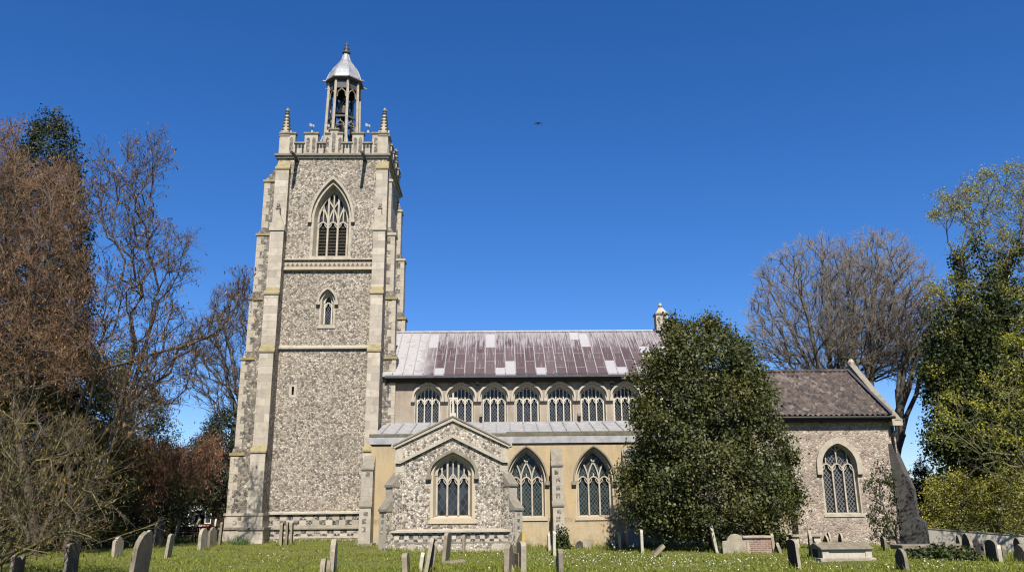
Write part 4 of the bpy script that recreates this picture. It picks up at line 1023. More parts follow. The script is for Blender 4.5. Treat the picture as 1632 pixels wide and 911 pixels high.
wood('trunk', pos, par, rad, M['bark_moss'], t, 6); e = twigs('twigs', pos, par, rad, M['bark_moss'], t, 2, (.3, .8), .010, .04, .1, .8, 1)
e = e[np.sin(e[:, 0]*2.1+e[:, 2]*1.7)+.6*np.sin(e[:, 1]*2.3-e[:, 2]*2.9) > .55]; leaves('leaves', clump(e, 13, .17), .105, M['leaf_spring'], t, .75)
rng = np.random.default_rng(33)
b0 = base_of(1550, 51); x, y, z = b0; t = empty('hedge_bush', b0, 'broad olive green bush with bare stems behind the pale wall', 'bush')
P = in_poly([(1476, 850), (1474, 780), (1500, 752), (1560, 748), (1640, 765), (1700, 780), (1700, 850)], 800, 49.3, 54)
pos, par = grow(chain([(x, y, z), (x, y, z+.6)]), P, .3); rad = pipe(par, .014, 2.25, .14)
wood('stems', pos, par, rad, M['bark_moss'], t, 5); e = twigs('twigs', pos, par, rad, M['bark_moss'], t, 2, (.3, .7), .01, .05, .1, .8, 1)
leaves('leaves', clump(e, 8, .15), .11, M['leaf_olive'], t, .7)

# catkin-laden trees at the left
def catkin_tree(name, label, px, Y, poly, n, dy, mats, ctm, seed, per=3, trunk=.14, tip=.009, chainpts=None, bf=.45, csize=.11, cshare=.7, forks=((0, 1.2),), ln=(.3, .8), r=.007, extra=None):
    global rng
    rng = np.random.default_rng(seed); b0 = base_of(px, Y); x, y, z = b0; t = empty(name, b0, label, 'tree', 'catkin trees at the left')
    ch = [((x, y, z), -1), ((x, y, z+.5), 0)]
    if chainpts:
        for q in chainpts: p = at(*q); ch.append(((p.x, p.y, p.z), len(ch)-1))
    for dx, h in forks: ch.append(((x+dx, y+rng.uniform(-.5, .5), z+.5+h), 1)); ch.append(((x+dx*1.6, y+rng.uniform(-.8, .8), z+.5+h*2.0), len(ch)-1))
    pts = in_poly(poly, n, Y-dy, Y+dy)
    if extra: pts = np.concatenate([pts, in_poly(extra[0], extra[1], Y-1.2, Y+.6)])
    pos, par = grow(ch, pts, bf); pos[len(ch):] += rng.normal(size=(len(pos)-len(ch), 3))*.05
    rad = pipe(par, tip, 2.25, trunk)
    if chainpts: k = 2+len(chainpts); rad[2:k] = np.maximum(rad[2:k], np.linspace(.10, .018, k-2))
    wood('stems', pos, par, rad, mats[0], t, 6)
    e = twigs('twigs', pos, par, rad, mats[1], t, per, ln, r, tip*3.5, .25, .75, 2)
    k = e[rng.random(len(e)) < cshare]; leaves('catkins', k+np.array([0, 0, -csize*.4])+rng.normal(size=k.shape)*.03, csize, ctm, t, .26, down=.35); return t
catkin_tree('catkin_tree', 'broad brown catkin covered tree in front of the tall conifer', 60, 34,
    [(-120, 240), (-40, 200), (25, 195), (38, 262), (70, 275), (110, 262), (122, 310), (140, 380), (145, 480), (165, 560), (120, 620), (-120, 640)], 1700, 3.0, (M['bark_alder'], M['twig_alder']), M['catkin_olive'], 41, per=4,
    forks=((-3, 3), (-1, 4), (1, 3.4), (2.2, 2.6), (-5, 2.6)), trunk=.16, ln=(.45, 1.1), r=.011, csize=.16, tip=.011)
catkin_tree('catkin_tree', 'open bare tree with hanging catkins against the sky left of the tower', 108, 36,
    [(158, 600), (168, 420), (140, 300), (155, 238), (195, 250), (215, 212), (268, 225), (270, 270), (240, 320), (255, 350), (300, 375), (308, 425), (275, 470), (300, 520), (290, 560), (230, 600), (190, 660)], 620, 1.6, (M['bark_alder'], M['twig_dark']), M['catkin_olive'], 42, per=3,
    chainpts=[(112, 800, 36), (106, 690, 36), (140, 612, 36), (160, 588, 36), (200, 578, 35.9), (250, 562, 35.7), (300, 550, 35.5), (340, 532, 35.4), (368, 505, 35.3), (384, 470, 35.2), (392, 440, 35.2)], tip=.012, r=.009, ln=(.4, 1.0), forks=((1.2, 4.2), (1.6, 5.2)), trunk=.16, cshare=.5, csize=.19, extra=([(230, 585), (300, 535), (345, 490), (382, 430), (404, 425), (396, 475), (345, 552), (280, 640), (225, 690), (180, 690)], 260))
catkin_tree('catkin_tree', 'reddish catkin bush hanging over the headstones near the bench', 175, 44.5,
    [(70, 700), (160, 690), (230, 705), (300, 725), (340, 690), (346, 745), (325, 772), (270, 765), (235, 815), (180, 840), (90, 830)], 1000, 1.6, (M['bark_moss'], M['twig_alder']), M['catkin_red'], 43, per=5, forks=((-1.5, 1.7), (1.5, 2), (3.2, 1.4)), trunk=.12, cshare=.85, csize=.17, r=.011, tip=.013, ln=(.4, 1.0))
catkin_tree('catkin_tree', 'mossy green stemmed thicket in the lower left corner', 5, 23.5,
    [(-120, 640), (-20, 600), (60, 660), (150, 700), (190, 790), (150, 850), (60, 885), (-120, 890)], 430, 2.4, (M['bark_moss'], M['twig_mid']), M['catkin_moss'], 44, per=3, forks=((-1, 1.0), (.6, 1.4), (1.6, .8), (2.6, .5)), trunk=.10, cshare=.85, csize=.13, r=.010, tip=.011, bf=.3, ln=(.4, 1.1))

# ------------------------------------------------------------------ graves
M['g_grey'] = m_grave('grave_grey', (.19, .16, .115), (.28, .24, .17))
M['g_pale'] = m_grave('grave_pale', (.46, .40, .29), (.30, .26, .19), (.58, .54, .42))
M['g_white'] = m_grave('grave_white', (.62, .56, .45), (.50, .45, .36), (.34, .31, .23), .4)
M['g_dark'] = m_grave('grave_dark', (.055, .05, .045), (.10, .092, .08), (.25, .24, .19), .35)
M['g_black'] = m_grave('grave_black', (.022, .022, .024), (.04, .04, .042), (.12, .12, .11), .2)
M['g_brown'] = m_grave('grave_brown', (.25, .205, .14), (.16, .13, .09), (.40, .35, .22))
M['g_yellow'] = m_grave('grave_lichen', (.42, .30, .08), (.30, .25, .12), (.5, .36, .08), .7)
M['g_brown2'] = m_grave('grave_tan', (.36, .30, .21), (.24, .20, .14), (.44, .4, .28))
M['g_umber'] = m_grave('grave_umber', (.115, .095, .07), (.17, .145, .105), (.33, .29, .2))
def top_profile(style, b, h):
    hb = b/2; n = 10
    if style == 'round': return [(hb*math.cos(math.pi*i/n), h-hb+hb*math.sin(math.pi*i/n)) for i in range(n+1)]
    if style == 'arch': return [(hb*math.cos(math.pi*i/n), h-.35*hb+.35*hb*math.sin(math.pi*i/n)) for i in range(n+1)]
    if style == 'shoulder':
        r = hb*.66; return [(hb, h-r*.95-.05), (hb*.95, h-r*.72), (hb*.80, h-r*.70)]+[(r*math.cos(math.pi*i/n)*1.0, h-r+r*math.sin(math.pi*i/n)) for i in range(1, n)]+[(-hb*.80, h-r*.70), (-hb*.95, h-r*.72), (-hb, h-r*.95-.05)]
    if style == 'gothic': return [(hb, h-hb*1.1), (hb*.82, h-hb*.66), (hb*.48, h-hb*.25), (0, h), (-hb*.48, h-hb*.25), (-hb*.82, h-hb*.66), (-hb, h-hb*1.1)]
    if style == 'ogee': return [(hb, h-.22), (hb*.9, h-.12), (hb*.6, h-.1), (hb*.35, h-.02), (0, h), (-hb*.35, h-.02), (-hb*.6, h-.1), (-hb*.9, h-.12), (-hb, h-.22)]
    if style == 'wave': return [(hb, h-.1), (hb*.85, h), (hb*.6, h-.05), (hb*.3, h-.13), (0, h-.05), (-hb*.3, h-.13), (-hb*.6, h-.05), (-hb*.85, h), (-hb, h-.1)]
    if style == 'broken': return [(hb, h-.28), (hb*.5, h-.2), (hb*.2, h-.05), (-hb*.5, h), (-hb, h-.1)]
    return [(hb, h), (-hb, h)]
HG = 'headstones in the churchyard'
def stone(label, px, ytop, ybase, wpx, style='round', mat='g_grey', Y=None, lean=0, b=.62, t=.10, sgn=None, fwd=0.0, facing=None, cat='headstone', name='headstone', bend=0):
    if ybase is None: p = at(px, 900, Y); p = Vector((p.x, Y, float(gz(p.x, Y))))
    else: p = on_ground(px, ybase) if Y is None else Vector((at(px, ybase, Y).x, Y, float(gz(at(px, ybase, Y).x, Y))))
    zc = (Vector((p.x, p.y, p.z))-CAM).dot(RM @ Vector((0, 0, -1))); ww = wpx*zc/F
    h = max(.12, at(px, ytop, p.y).z-p.z); h /= max(.45, math.cos(R(lean)))
    beta = math.atan2(p.x, p.y); s = sgn or (1 if px > 816 else -1)
    if facing is not None: phi = R(facing); 
    else:
        aa = 0.0
        for k in range(60):
            a = math.radians(k*1.5)
            if t*math.cos(a)+b*math.sin(a) >= ww: break
            aa = a
        if t > ww: t = max(.05, ww)
        phi = s*aa-beta
    loop = [(b/2, -.3)]+top_profile(style, b, h)+[(-b/2, -.3)]
    em = {'g_black': 'g_pale', 'g_dark': 'g_grey', 'g_umber': 'g_grey', 'g_brown': 'g_brown2'}.get(mat, mat)  # sunlit edges put into the colour: dark slabs get paler sides
    mb = MB().use(M[mat]); mb.prism_x(loop, -t/2, t/2, side=M[em], cap=M[mat])
    o = mb.build(name, None, bevel=.014); o.location = p; LOC[o.name] = np.array(p)
    o.rotation_euler = (Matrix.Rotation(R(lean), 3, 'Y') @ Matrix.Rotation(R(fwd), 3, 'X') @ Matrix.Rotation(phi, 3, 'Z')).to_euler()
    return tag(o, label, cat, HG)
S = stone
# left lawn
S('low grey headstone with a wavy carved top in the lower left corner', 28, 883, None, 22, 'wave', 'g_umber', 22.6)
S('upright olive grey headstone with a flat arched top, behind the mossy branches', 113, 864, None, 22, 'arch', 'g_umber', 22.9)
S('small pale pitted headstone with rounded top, behind the large dark leaning slab', 186, 854, 886, 17, 'shoulder', 'g_pale', t=.12)
S('large dark brown headstone with sloped shoulders, biggest on the left lawn', 221, 846, None, 30, 'gothic', 'g_umber', 22.2, lean=5, b=.75, t=.13)
S('pale stone whose rounded tip shows just above the large brown headstone', 231, 844, 893, 13, 'round', 'g_pale', lean=3)
S('tall narrow dark green headstone left of the bench', 250, 827, 870, 15, 'round', 'g_dark', lean=3)
S('slim pale headstone leaning right, alone on the lawn before the bench', 267, 850, 888, 11, 'arch', 'g_pale', lean=5)
S('thin curved grey stone standing at the left end of the bench', 277, 826, 866, 6, 'arch', 'g_pale', lean=9, Y=46)
S('thin pale stone leaning behind the bench, near its left end', 289, 825, 862, 5, 'arch', 'g_white', lean=10, Y=51)
S('slender stone leaning far to the right behind the middle of the bench', 301, 826, 862, 6, 'arch', 'g_pale', lean=24, Y=52)
S('pale mottled headstone in front of the right half of the bench', 322, 841, 876, 15, 'round', 'g_pale', t=.13)
S('grey headstone close beside the pale mottled one, before the bench', 337, 839, 873, 14, 'shoulder', 'g_grey')
S('thin dark slab beside the bench nearest the tower plinth', 350, 831, 868, 6, 'arch', 'g_dark', lean=2)
S('tiny pale stone peeping over the right end of the bench', 342, 826, 860, 5, 'round', 'g_white', Y=53)
# before the tower and porch
S('dark wood coloured slab, left one of the three before the tower plinth', 447.5, 832, 869, 7, 'arch', 'g_brown', t=.13)
S('dark grey slab, middle one of the three before the tower plinth', 456.5, 831, 869, 6, 'arch', 'g_dark')
S('brown slab, right one of the three before the tower plinth', 464, 832, 868, 6, 'arch', 'g_brown', lean=-1)
S('tall mottled white headstone with a notched edge, at the back of its cluster', 531, 858, None, 12, 'shoulder', 'g_pale', 24.5, t=.14)
S('black slab set in front of the tall mottled white headstone', 529, 871, None, 7, 'arch', 'g_black', 23.6, lean=2)
S('low brown rounded headstone at the left front of the mottled white one', 516, 889, None, 13, 'round', 'g_brown', 23.2, t=.13)
S('low dark stone squeezed between the brown rounded one and the black slab', 524, 891, None, 8, 'round', 'g_dark', 23.4)
S('short tan post like headstone left of the leaning pair before the porch', 648, 880, None, 14, 'arch', 'g_brown', 23.2, t=.14, lean=-4)
S('pale flaking headstone with notched edge at the left of the leaning pair', 671, 879, None, 9, 'broken', 'g_white', 23.5, lean=7)
S('tall black headstone leaning right before the porch wall', 680, 856, None, 9, 'arch', 'g_black', 23.2, lean=10)
S('brown backed headstone leaning right behind the tall black one', 687, 863, None, 7, 'arch', 'g_brown', 23.9, lean=10)
S('tan leaning headstone standing alone in front of the porch plinth', 710, 847, 895, 13, 'arch', 'g_brown', lean=5, t=.12)
S('small straight brown headstone under the porch window', 740, 851, 880, 7, 'arch', 'g_brown')
S('cracked brown upright stone at the left of the tumbled group by the porch', 811, 866, None, 18, 'broken', 'g_brown', 22.6, t=.14, lean=2)
S('dark slab leaning diagonally within the tumbled group by the porch', 818, 876, None, 8, 'arch', 'g_black', 22.9, lean=-22)
S('yellow lichened stone tilted on top of the tumbled group', 818, 846, None, 14, 'gothic', 'g_yellow', 23.5, lean=16)
S('pale broad stone with dark edge at the right of the tumbled group', 831, 862, None, 16, 'arch', 'g_pale', 23.0, t=.14, lean=1)
S('grey slab lying behind the tumbled group with horizontal cracks', 824, 880, None, 18, 'flat', 'g_grey', 23.3, t=.12)
# before the aisle
S('short white slab left of the taller white one by the aisle buttress', 875.5, 849, 877, 5, 'arch', 'g_white', lean=-2)
S('tall thin white slab with dark side before the aisle buttress', 883, 845, 884, 6, 'arch', 'g_white', lean=1)
S('white slab rising from the dark ivy at the buttress foot', 894.5, 844, 873, 5, 'arch', 'g_white')
S('grey post headstone with pale broken cap in the grass before the aisle', 892, 873, None, 13, 'broken', 'g_grey', 22.8, t=.13)
S('little dark edged stone against the ochre wall, right of the buttress', 924, 861, 874, 10, 'round', 'g_dark', facing=80, b=.32)
S('little pale plain stone leaning against the ochre aisle wall', 936, 858, 874, 11, 'arch', 'g_pale', facing=82, b=.38, lean=2)
S('thin grey stake like stone in the shade left of the holly', 978, 849, 873, 4, 'arch', 'g_grey', lean=-1)
S('white leaning splinter at the foot of the grey stake like stone', 981, 862, 876, 3, 'arch', 'g_white', lean=-22)
S('short white slab in the shadow at the left edge of the holly', 988, 848, 876, 5, 'arch', 'g_white', lean=1)
S('white slab standing under the left of the holly', 1023.5, 843, 881, 6, 'arch', 'g_white')
S('brown stone fallen over at a steep tilt under the holly', 1040, 868, 886, 9, 'arch', 'g_brown', lean=48, t=.12)
S('tall white slab leaning left under the right of the holly', 1142, 836, 880, 7, 'arch', 'g_white', lean=-9)
S('broad grey headstone with rounded shoulders facing the viewer by the brick tomb', 1174, 850, 881, 35, 'shoulder', 'g_pale', facing=84, b=1.02, t=.14, lean=-3)
S('thin grey slab at the right end of the brick tomb', 1234, 849, 880, 5, 'arch', 'g_pale', lean=-3)
S('small leaning pale stick stone in the ivy right of the brick tomb', 1245, 864, 881, 4, 'arch', 'g_pale', lean=-18)
S('black faced headstone with pale chamfered edge, nearest on the right lawn', 1268, 858, 906, 19, 'arch', 'g_black', t=.09, b=.66, lean=-3)
S('tall black pointed headstone left of the pale chest tomb', 1294, 844, 889, 8, 'gothic', 'g_black', b=.5)
S('black rounded headstone touching the left end of the chest tomb', 1303, 861, 892, 14, 'shoulder', 'g_black')
S('tiny black notched stone behind the left of the chest tomb', 1319, 852, 866, 8, 'round', 'g_black', lean=-8)
S('small black gothic stone behind the chest tomb', 1322, 847, 866, 8, 'gothic', 'g_black')
S('small black rounded stone behind the middle of the chest tomb', 1341, 849, 866, 8, 'round', 'g_black')
S('dark brown stone against the chancel wall right of the chest tomb', 1410, 855, 877, 10, 'arch', 'g_dark')
S('dark round topped headstone with sunlit edge in the right foreground', 1438, 873, None, 20, 'round', 'g_dark', 23.0, t=.10, b=.6)
# right, by the pale wall
S('dark carved stone with a waisted top against the pale wall', 1491, 850, 868, 9, 'ogee', 'g_dark')
S('small dark stone beside the waisted one against the pale wall', 1501, 857, 868, 10, 'round', 'g_dark')
S('dark pointed headstone, left of the pair behind the slab tomb', 1531, 851, 880, 10, 'gothic', 'g_dark')
S('large dark pointed headstone with pale edge, right of the pair behind the slab tomb', 1545, 848, 889, 17, 'gothic', 'g_dark', b=.7)
S('small dark stone between the cross and the pointed pair', 1555.5, 868, 884, 5, 'arch', 'g_dark')
S('small dark stone right of the stone cross', 1569, 867, 882, 9, 'arch', 'g_dark')
S('wide dark flat topped headstone before the pale wall', 1584, 859, 894, 21, 'arch', 'g_dark', b=.9)
S('thin white slab at the right of the wide dark headstone', 1596, 867, 897, 6, 'arch', 'g_white')
S('narrow dark stone just right of the thin white slab', 1602, 868, 892, 6, 'arch', 'g_dark')
S('dark rounded headstone high at the right edge by the wall', 1624, 856, 880, 13, 'round', 'g_dark')
S('brown grey headstone cut by the right edge of the view', 1630, 866, None, 24, 'gothic', 'g_grey', 25.5, b=.7)
# the cross
p = on_ground(1560, 885); h = at(1560, 857, p.y).z-p.z
mb = MB().use(M['g_dark']); mb.box(-.09, .09, -.16, .16, -.2, .16); mb.box(-.06, .06, -.1, .1, .16, .28); mb.prism_x([(-.055, .28), (.055, .28), (.05, h), (-.05, h)], -.05, .05); mb.box(-.048, .048, -.2, -.051, h-.27, h-.16); mb.box(-.048, .048, .051, .2, h-.27, h-.16)
o = mb.build('stone_cross', None, bevel=.012); o.location = p; o.rotation_euler = (0, 0, R(35)); tag(o, 'small dark stone cross before the pale wall', 'cross')
# flat fallen stone before the porch
p = on_ground(722, 897); mb = MB().use(M['g_grey']); mb.box(-.38, .38, -.22, .22, -.06, .08); o = mb.build('fallen_slab', None, bevel=.03); o.location = p; o.rotation_euler = (R(3), R(-5), R(12)); tag(o, 'grey slab lying flat on the grass before the porch', 'slab')
# chest tomb
M['brick'] = None
def m_brick():
    t = NT('old_brick'); v, x, y, z = t.wallco(); co = t.obj()
    br = t.n('TexBrick', Vector=v, Color1=(.30, .12, .075, 1), Color2=(.20, .085, .06, 1), Mortar=(.40, .35, .28, 1), Scale=1.0, Mortar_Size=.01, Brick_Width=.22, Row_Height=.075)
    t.color(t.mix(t.ramp(t.noise(co, 3, 7, .7), [(.45, 0), (.65, .8)]), br.outputs[0], (.36, .30, .23))); return t.mat
M['brick'] = m_brick()
p = on_ground(1351, 893); q0, q1 = on_ground(1309, 893), on_ground(1394, 893); L = (q1-q0).length; hh = at(1351, 864, p.y).z-p.z
t = empty('chest_tomb', p, 'pale stone chest tomb with weathered sloping lid in front of the chancel', 'tomb'); cx, cy, z = p
mb = MB().use(M['g_pale']); mb.box(cx-L/2-.1, cx+L/2+.1, cy-.1, cy+1.2, z-.3, z+.09); mb.build('base', t, bevel=.02)
mb = MB().use(M['g_white']); mb.box(cx-L/2+.03, cx+L/2-.03, cy, cy+1.05, z+.09, z+hh*.62)
for k in (-1, 1): mb.box(cx+k*(L/2-.1)-.1, cx+k*(L/2-.1)+.1, cy-.03, cy+.05, z+.09, z+hh*.62)
mb.box(cx+.28, cx+.30, cy-.008, cy, z+.09, z+hh*.6); mb.build('chest', t, bevel=.01)
mb = MB().use(M['g_grey']); mb.prism_x([(cy-.1, z+hh*.62), (cy-.1, z+hh*.72), (cy+.1, z+hh*.8), (cy+.5, z+hh), (cy+.9, z+hh*.8), (cy+1.15, z+hh*.72), (cy+1.15, z+hh*.62)], cx-L/2-.06, cx+L/2+.06); mb.build('lid', t, bevel=.02)
# slab tomb on supports, grown with ivy
q0, q1 = on_ground(1440, 886), on_ground(1546, 884); p = (q0+q1)/2; L = (q1-q0).length; hh = at(1490, 867, p.y).z-p.z
t = empty('table_tomb', p, 'long stone slab tomb on brick supports by the chancel corner', 'tomb'); cx, cy, z = p
mb = MB().use(M['g_grey']); mb.box(cx-L/2, cx+L/2, cy-.1, cy+.85, z+hh-.16, z+hh); mb.build('slab', t, bevel=.025)
for k in (-1, 0, 1):
    mb = MB().use(M['brick' if k < 1 else 'g_dark']); mb.box(cx+k*(L/2-.35)-.2, cx+k*(L/2-.35)+.2, cy+.08, cy+.7, z-.3, z+hh-.16); mb.build('support', t, bevel=.01)
# brick tomb
q0, q1 = on_ground(1190, 881), on_ground(1231, 881); p = (q0+q1)/2; L = (q1-q0).length; hh = at(1210, 853, p.y).z-p.z
t = empty('brick_tomb', p, 'red brick tomb with grey slab under the holly', 'tomb'); cx, cy, z = p
mb = MB().use(M['brick']); mb.box(cx-L/2, cx+L/2, cy, cy+.9, z-.3, z+hh-.09); mb.build('brick_base', t, bevel=.01)
mb = MB().use(M['g_pale']); mb.box(cx-L/2-.12, cx+L/2+.06, cy-.06, cy+.98, z+hh-.09, z+hh); mb.build('slab', t, bevel=.02)
# small slab bench by the chancel buttress
q = on_ground(1288, 872); x, y, z = q; hh = at(1288, 851, q.y).z-z
t = empty('table_tomb', q, 'small pale ledger tomb on block legs beside the chancel buttress', 'tomb')
mb = MB().use(M['g_pale']); mb.box(x-.75, x+.6, y-.2, y+.5, z+hh-.09, z+hh); mb.build('slab', t, bevel=.015)
for k in (-.55, .4): mb = MB().use(M['g_white']); mb.box(x+k-.14, x+k+.14, y-.12, y+.42, z-.3, z+hh-.09); mb.build('support', t, bevel=.01)

# ------------------------------------------------------------------ ivy clumps, daffodils
def ivy(label, px, py, rx, h, n, seed, mat='leaf_ivy', name='ivy_clump', cat='ivy', sz=.12, dy=0):
    global rng
    rng = np.random.default_rng(seed); p = on_ground(px, py); p.y += dy; t = empty(name, p, label, cat)
    C = dome((p.x, p.y, p.z), rx, rx*.6, h, .1, n, .5); leaves('foliage', clump(C, 8, .08), sz, M[mat], t, .8)
    mb = MB().use(M['bark_alder'])
    for i in range(6): a = i*1.05; mb.tube([(p.x, p.y, p.z-.1), (p.x+rx*.3*math.cos(a), p.y+rx*.2*math.sin(a), p.z+h*.5), (p.x+rx*.6*math.cos(a), p.y+rx*.4*math.sin(a), p.z+h*.75)], [.03, .02, .008], 5)
    mb.build('stem', t)
ivy('dark ivy mound at the foot of the aisle buttress', 896, 874, .38, .95, 200, 61)
ivy('green ivy left of the brick tomb, beside the broad headstone', 1152, 879, .35, .8, 150, 62)
ivy('green ivy between the broad headstone and the red bricks', 1192, 879, .30, .6, 120, 63)
ivy('dark ivy right of the brick tomb', 1243, 872, .4, .8, 160, 64)
ivy('trailing ivy growing under the long slab tomb', 1505, 891, 1.25, .42, 420, 65)
rng = np.random.default_rng(66); p = on_ground(383, 868); t = empty('daffodil_clump', p, 'clump of upright daffodil leaves at the tower plinth corner', 'plant')
n = 70; st = np.array(p)+rng.normal(size=(n, 3))*[.22, .12, 0]; d = rng.normal(size=(n, 3))*.22+[0, 0, 1]
V, Fc, _, _ = spikes(st, d, rng.uniform(.25, .45, n), .014); M['leaf_daff'] = m_plain('daffodil_leaf', (.07, .13, .035), .5); np_mesh('leaves', V, Fc, M['leaf_daff'], t)

# ------------------------------------------------------------------ churchyard wall at the right
M['wallw'] = m_render('pale_wall', (.50, .47, .40), (.44, .41, .35), (.27, .26, .21))
a = Vector((22.7, 48.6)); c = Vector((33.0, 42.8)); n_ = 24
mb = MB().use(M['wallw'])
for i in range(n_):
    p0 = a.lerp(c, i/n_); p1 = a.lerp(c, (i+1)/n_); z0, z1 = float(gz(*p0)), float(gz(*p1)); o_ = Vector((-(c-a).y, (c-a).x)).normalized()*.28
    P = [p0, p1, p1+o_, p0+o_]; zz = [z0, z1, z1, z0]; zt = [.62-.98*k/n_ for k in (i, i+1, i+1, i)]
    mb.hexa([(q.x, q.y, k-.5) for q, k in zip(P, zz)]+[(q.x, q.y, k) for q, k in zip(P, zt)])
t = mb.build('churchyard_wall', None, loc=(22.7, 48.6, -.3)); tag(t, 'low pale rendered wall running along the right side of the churchyard', 'wall')
mb = MB().use(M['stone_d'])
for i in range(n_):
    p0 = a.lerp(c, i/n_); p1 = a.lerp(c, (i+.97)/n_); o_ = Vector((-(c-a).y, (c-a).x)).normalized()
    P = [p0-o_*.04, p1-o_*.04, p1+o_*.32, p0+o_*.32]; zt = [.622-.98*k/n_ for k in (i, i+1, i+1, i)]
    mb.hexa([(q.x, q.y, k) for q, k in zip(P, zt)]+[(q.x, q.y, k+.05) for q, k in zip(P, zt)])
mb.build('coping', t)

# ------------------------------------------------------------------ bench
M['benchwood'] = m_plain('bench_wood', (.15, .045, .035), .6, .35, 3)
x0, x1 = at(271, 866, 48.5).x, at(349, 866, 48.5).x; y = 48.5; x = (x0+x1)/2; z = float(gz(x, y)); hh = at(310, 838, y).z-z
t = empty('bench', (x, y, z), 'long dark red wooden bench with slatted back on the lawn left of the tower', 'bench')
mb = MB().use(M['benchwood'])
for k in range(4): mb.box(x0, x1, y-.42+k*.12, y-.32+k*.12, z+.43, z+.47)
mb.box(x0, x1, y-.43, y-.40, z+.34, z+.428); mb.build('seat', t, bevel=.006)
mb = MB().use(M['benchwood']); mb.box(x0, x1, y+.06, y+.12, z+hh-.1, z+hh); mb.box(x0, x1, y+.065, y+.115, z+.5, z+.57)
k = x0+.12
while k < x1-.1: mb.box(k, k+.10, y+.08, y+.10, z+.57, z+hh-.1); k += .13
mb.build('backrest', t)
for xx in (x0+.03, x, x1-.03):
    for yy, top in ((y-.38, .62 if xx != x else .43), (y+.09, hh)): mb = MB().use(M['benchwood']); mb.box(xx-.04, xx+.04, yy-.04, yy+.04, z-.1, z+(top if yy < y or xx != x else .5)); mb.build('leg', t, bevel=.006)
for xx in (x0+.03, x1-.03): mb = MB().use(M['benchwood']); mb.box(xx-.05, xx+.05, y-.45, y+.05, z+.622, z+.66); mb.build('armrest', t, bevel=.008)

# ------------------------------------------------------------------ far house glimpsed through the trees
M['hwhite'] = m_plain('house_render', (.75, .74, .72), .8, .08); M['hbrick'] = m_plain('house_brick', (.42, .15, .075), .85, .3, 12); M['hroof'] = m_plain('house_roof', (.16, .08, .05), .85, .3)
hx0, hx1 = at(304, 830, 80).x, at(326, 830, 80).x; z = float(gz(hx0, 80)); t = empty('house', ((hx0+hx1)/2, 82, z), 'distant white and red brick house glimpsed between the dark trees', 'house')
mb = MB().use(M['hwhite']); xm = at(323, 830, 80).x; mb.box(hx0-3, xm, 80, 86, z-.5, z+2.9); mb.use(M['hbrick']); mb.box(xm, hx1+.5, 80.01, 86, z-.5, z+2.9); mb.build('wall', t)
mb = MB().use(M['hroof']); mb.prism_x([(79.7, z+2.9), (83, z+5.4), (86.3, z+2.9)], hx0-3.2, hx1+.7); mb.build('roof', t)
for px in (310, 317, 327): 
    xx = at(px, 828, 80).x; mb = MB().use(M['hwhite']); mb.box(xx-.55, xx+.55, 79.93, 80.02, z+.9, z+2.1); wn_ = mb.build('window', t); mb = MB().use(M['glass_p']); 
    for k in (-.27, .27): mb.box(xx+k-.22, xx+k+.22, 79.92, 79.935, z+1.0, z+2.0)
    mb.build('pane', wn_)

# ------------------------------------------------------------------ the bird in the sky
M['crow'] = m_plain('crow_feather', (.012, .012, .014), .6)
p = at(857.5, 197, 80); mb = MB().use(M['crow'])
mb.T = Matrix.Translation(p)
mb.tube([(0, -.24, 0), (0, -.17, .02), (0, -.05, .03), (0, .12, .01), (0, .22, 0), (0, .36, -.01)], [.012, .05, .075, .06, .035, .05], 8)
for s in (-1, 1):
    mb.hexa([(s*.04, -.12, .02), (s*.22, -.14, .06), (s*.22, .05, .05), (s*.04, .10, .01), (s*.04, -.12, .05), (s*.22, -.13, .08), (s*.22, .05, .07), (s*.04, .10, .04)])
    mb.hexa([(s*.22, -.14, .06), (s*.40, -.06, -.17), (s*.36, .08, -.13), (s*.22, .05, .05), (s*.22, -.13, .08), (s*.41, -.06, -.155), (s*.37, .08, -.115), (s*.22, .05, .07)])
mb.T = None; o = mb.build('crow', None, loc=p); tag(o, 'small black crow flying alone in the blue sky', 'bird')

# ------------------------------------------------------------------ grass and daisies
rng = np.random.default_rng(71)
def frustum_pts(n, y0, y1):
    y = 1/rng.uniform(1/y1, 1/y0, n); x = y*rng.uniform(-.70, .76, n); return x, y
M['grass'] = m_leaf('grass_blade', (.27, .29, .046), .5, .7, .3, .15, (.62, .80, .7), .5)
n = 150000; x, y = frustum_pts(n, 19, 56); z = gz(x, y)
k = ~(((x > -12.9) & (x < -6) & (y > 44.4)) | ((x > -6.5) & (y > 40.9) & (x < 10)) | ((x > -4.8) & (x < 1) & (y > 36.4)) | ((x > 10) & (x < 22) & (y > 45.4)))
x, y, z = x[k], y[k], z[k]; n = len(x)
h = rng.uniform(.03, .085, n)*(1+.6*(np.sin(x*1.7+np.sin(y*1.1)*2)+np.sin(y*2.3+x*.7))*.5); a = rng.uniform(0, 2*np.pi, n); wv = rng.uniform(.008, .018, n); ln_ = rng.normal(size=(n, 2))*.035
c = np.stack([x, y, z-.01], 1); u = np.stack([np.cos(a)*wv, np.sin(a)*wv, np.zeros(n)], 1); tipv = np.stack([ln_[:, 0], ln_[:, 1], h], 1)
V = np.stack([c-u, c+u, c+tipv*.6+u*.7, c+tipv], 1).reshape(-1, 3)
tag(np_mesh('grass', V, np.arange(n*4).reshape(n, 4), M['grass']), kind='stuff')
M['daisy'] = m_plain('daisy_petal', (.68, .66, .56), .7, .1)
def patch(px, py, sx, sy, n):
    out = []
    for _ in range(n):
        q = on_ground(px+rng.normal()*sx, min(925, max(872, py+rng.normal()*sy))); out.append((q.x, q.y, q.z))
    return np.array(out)
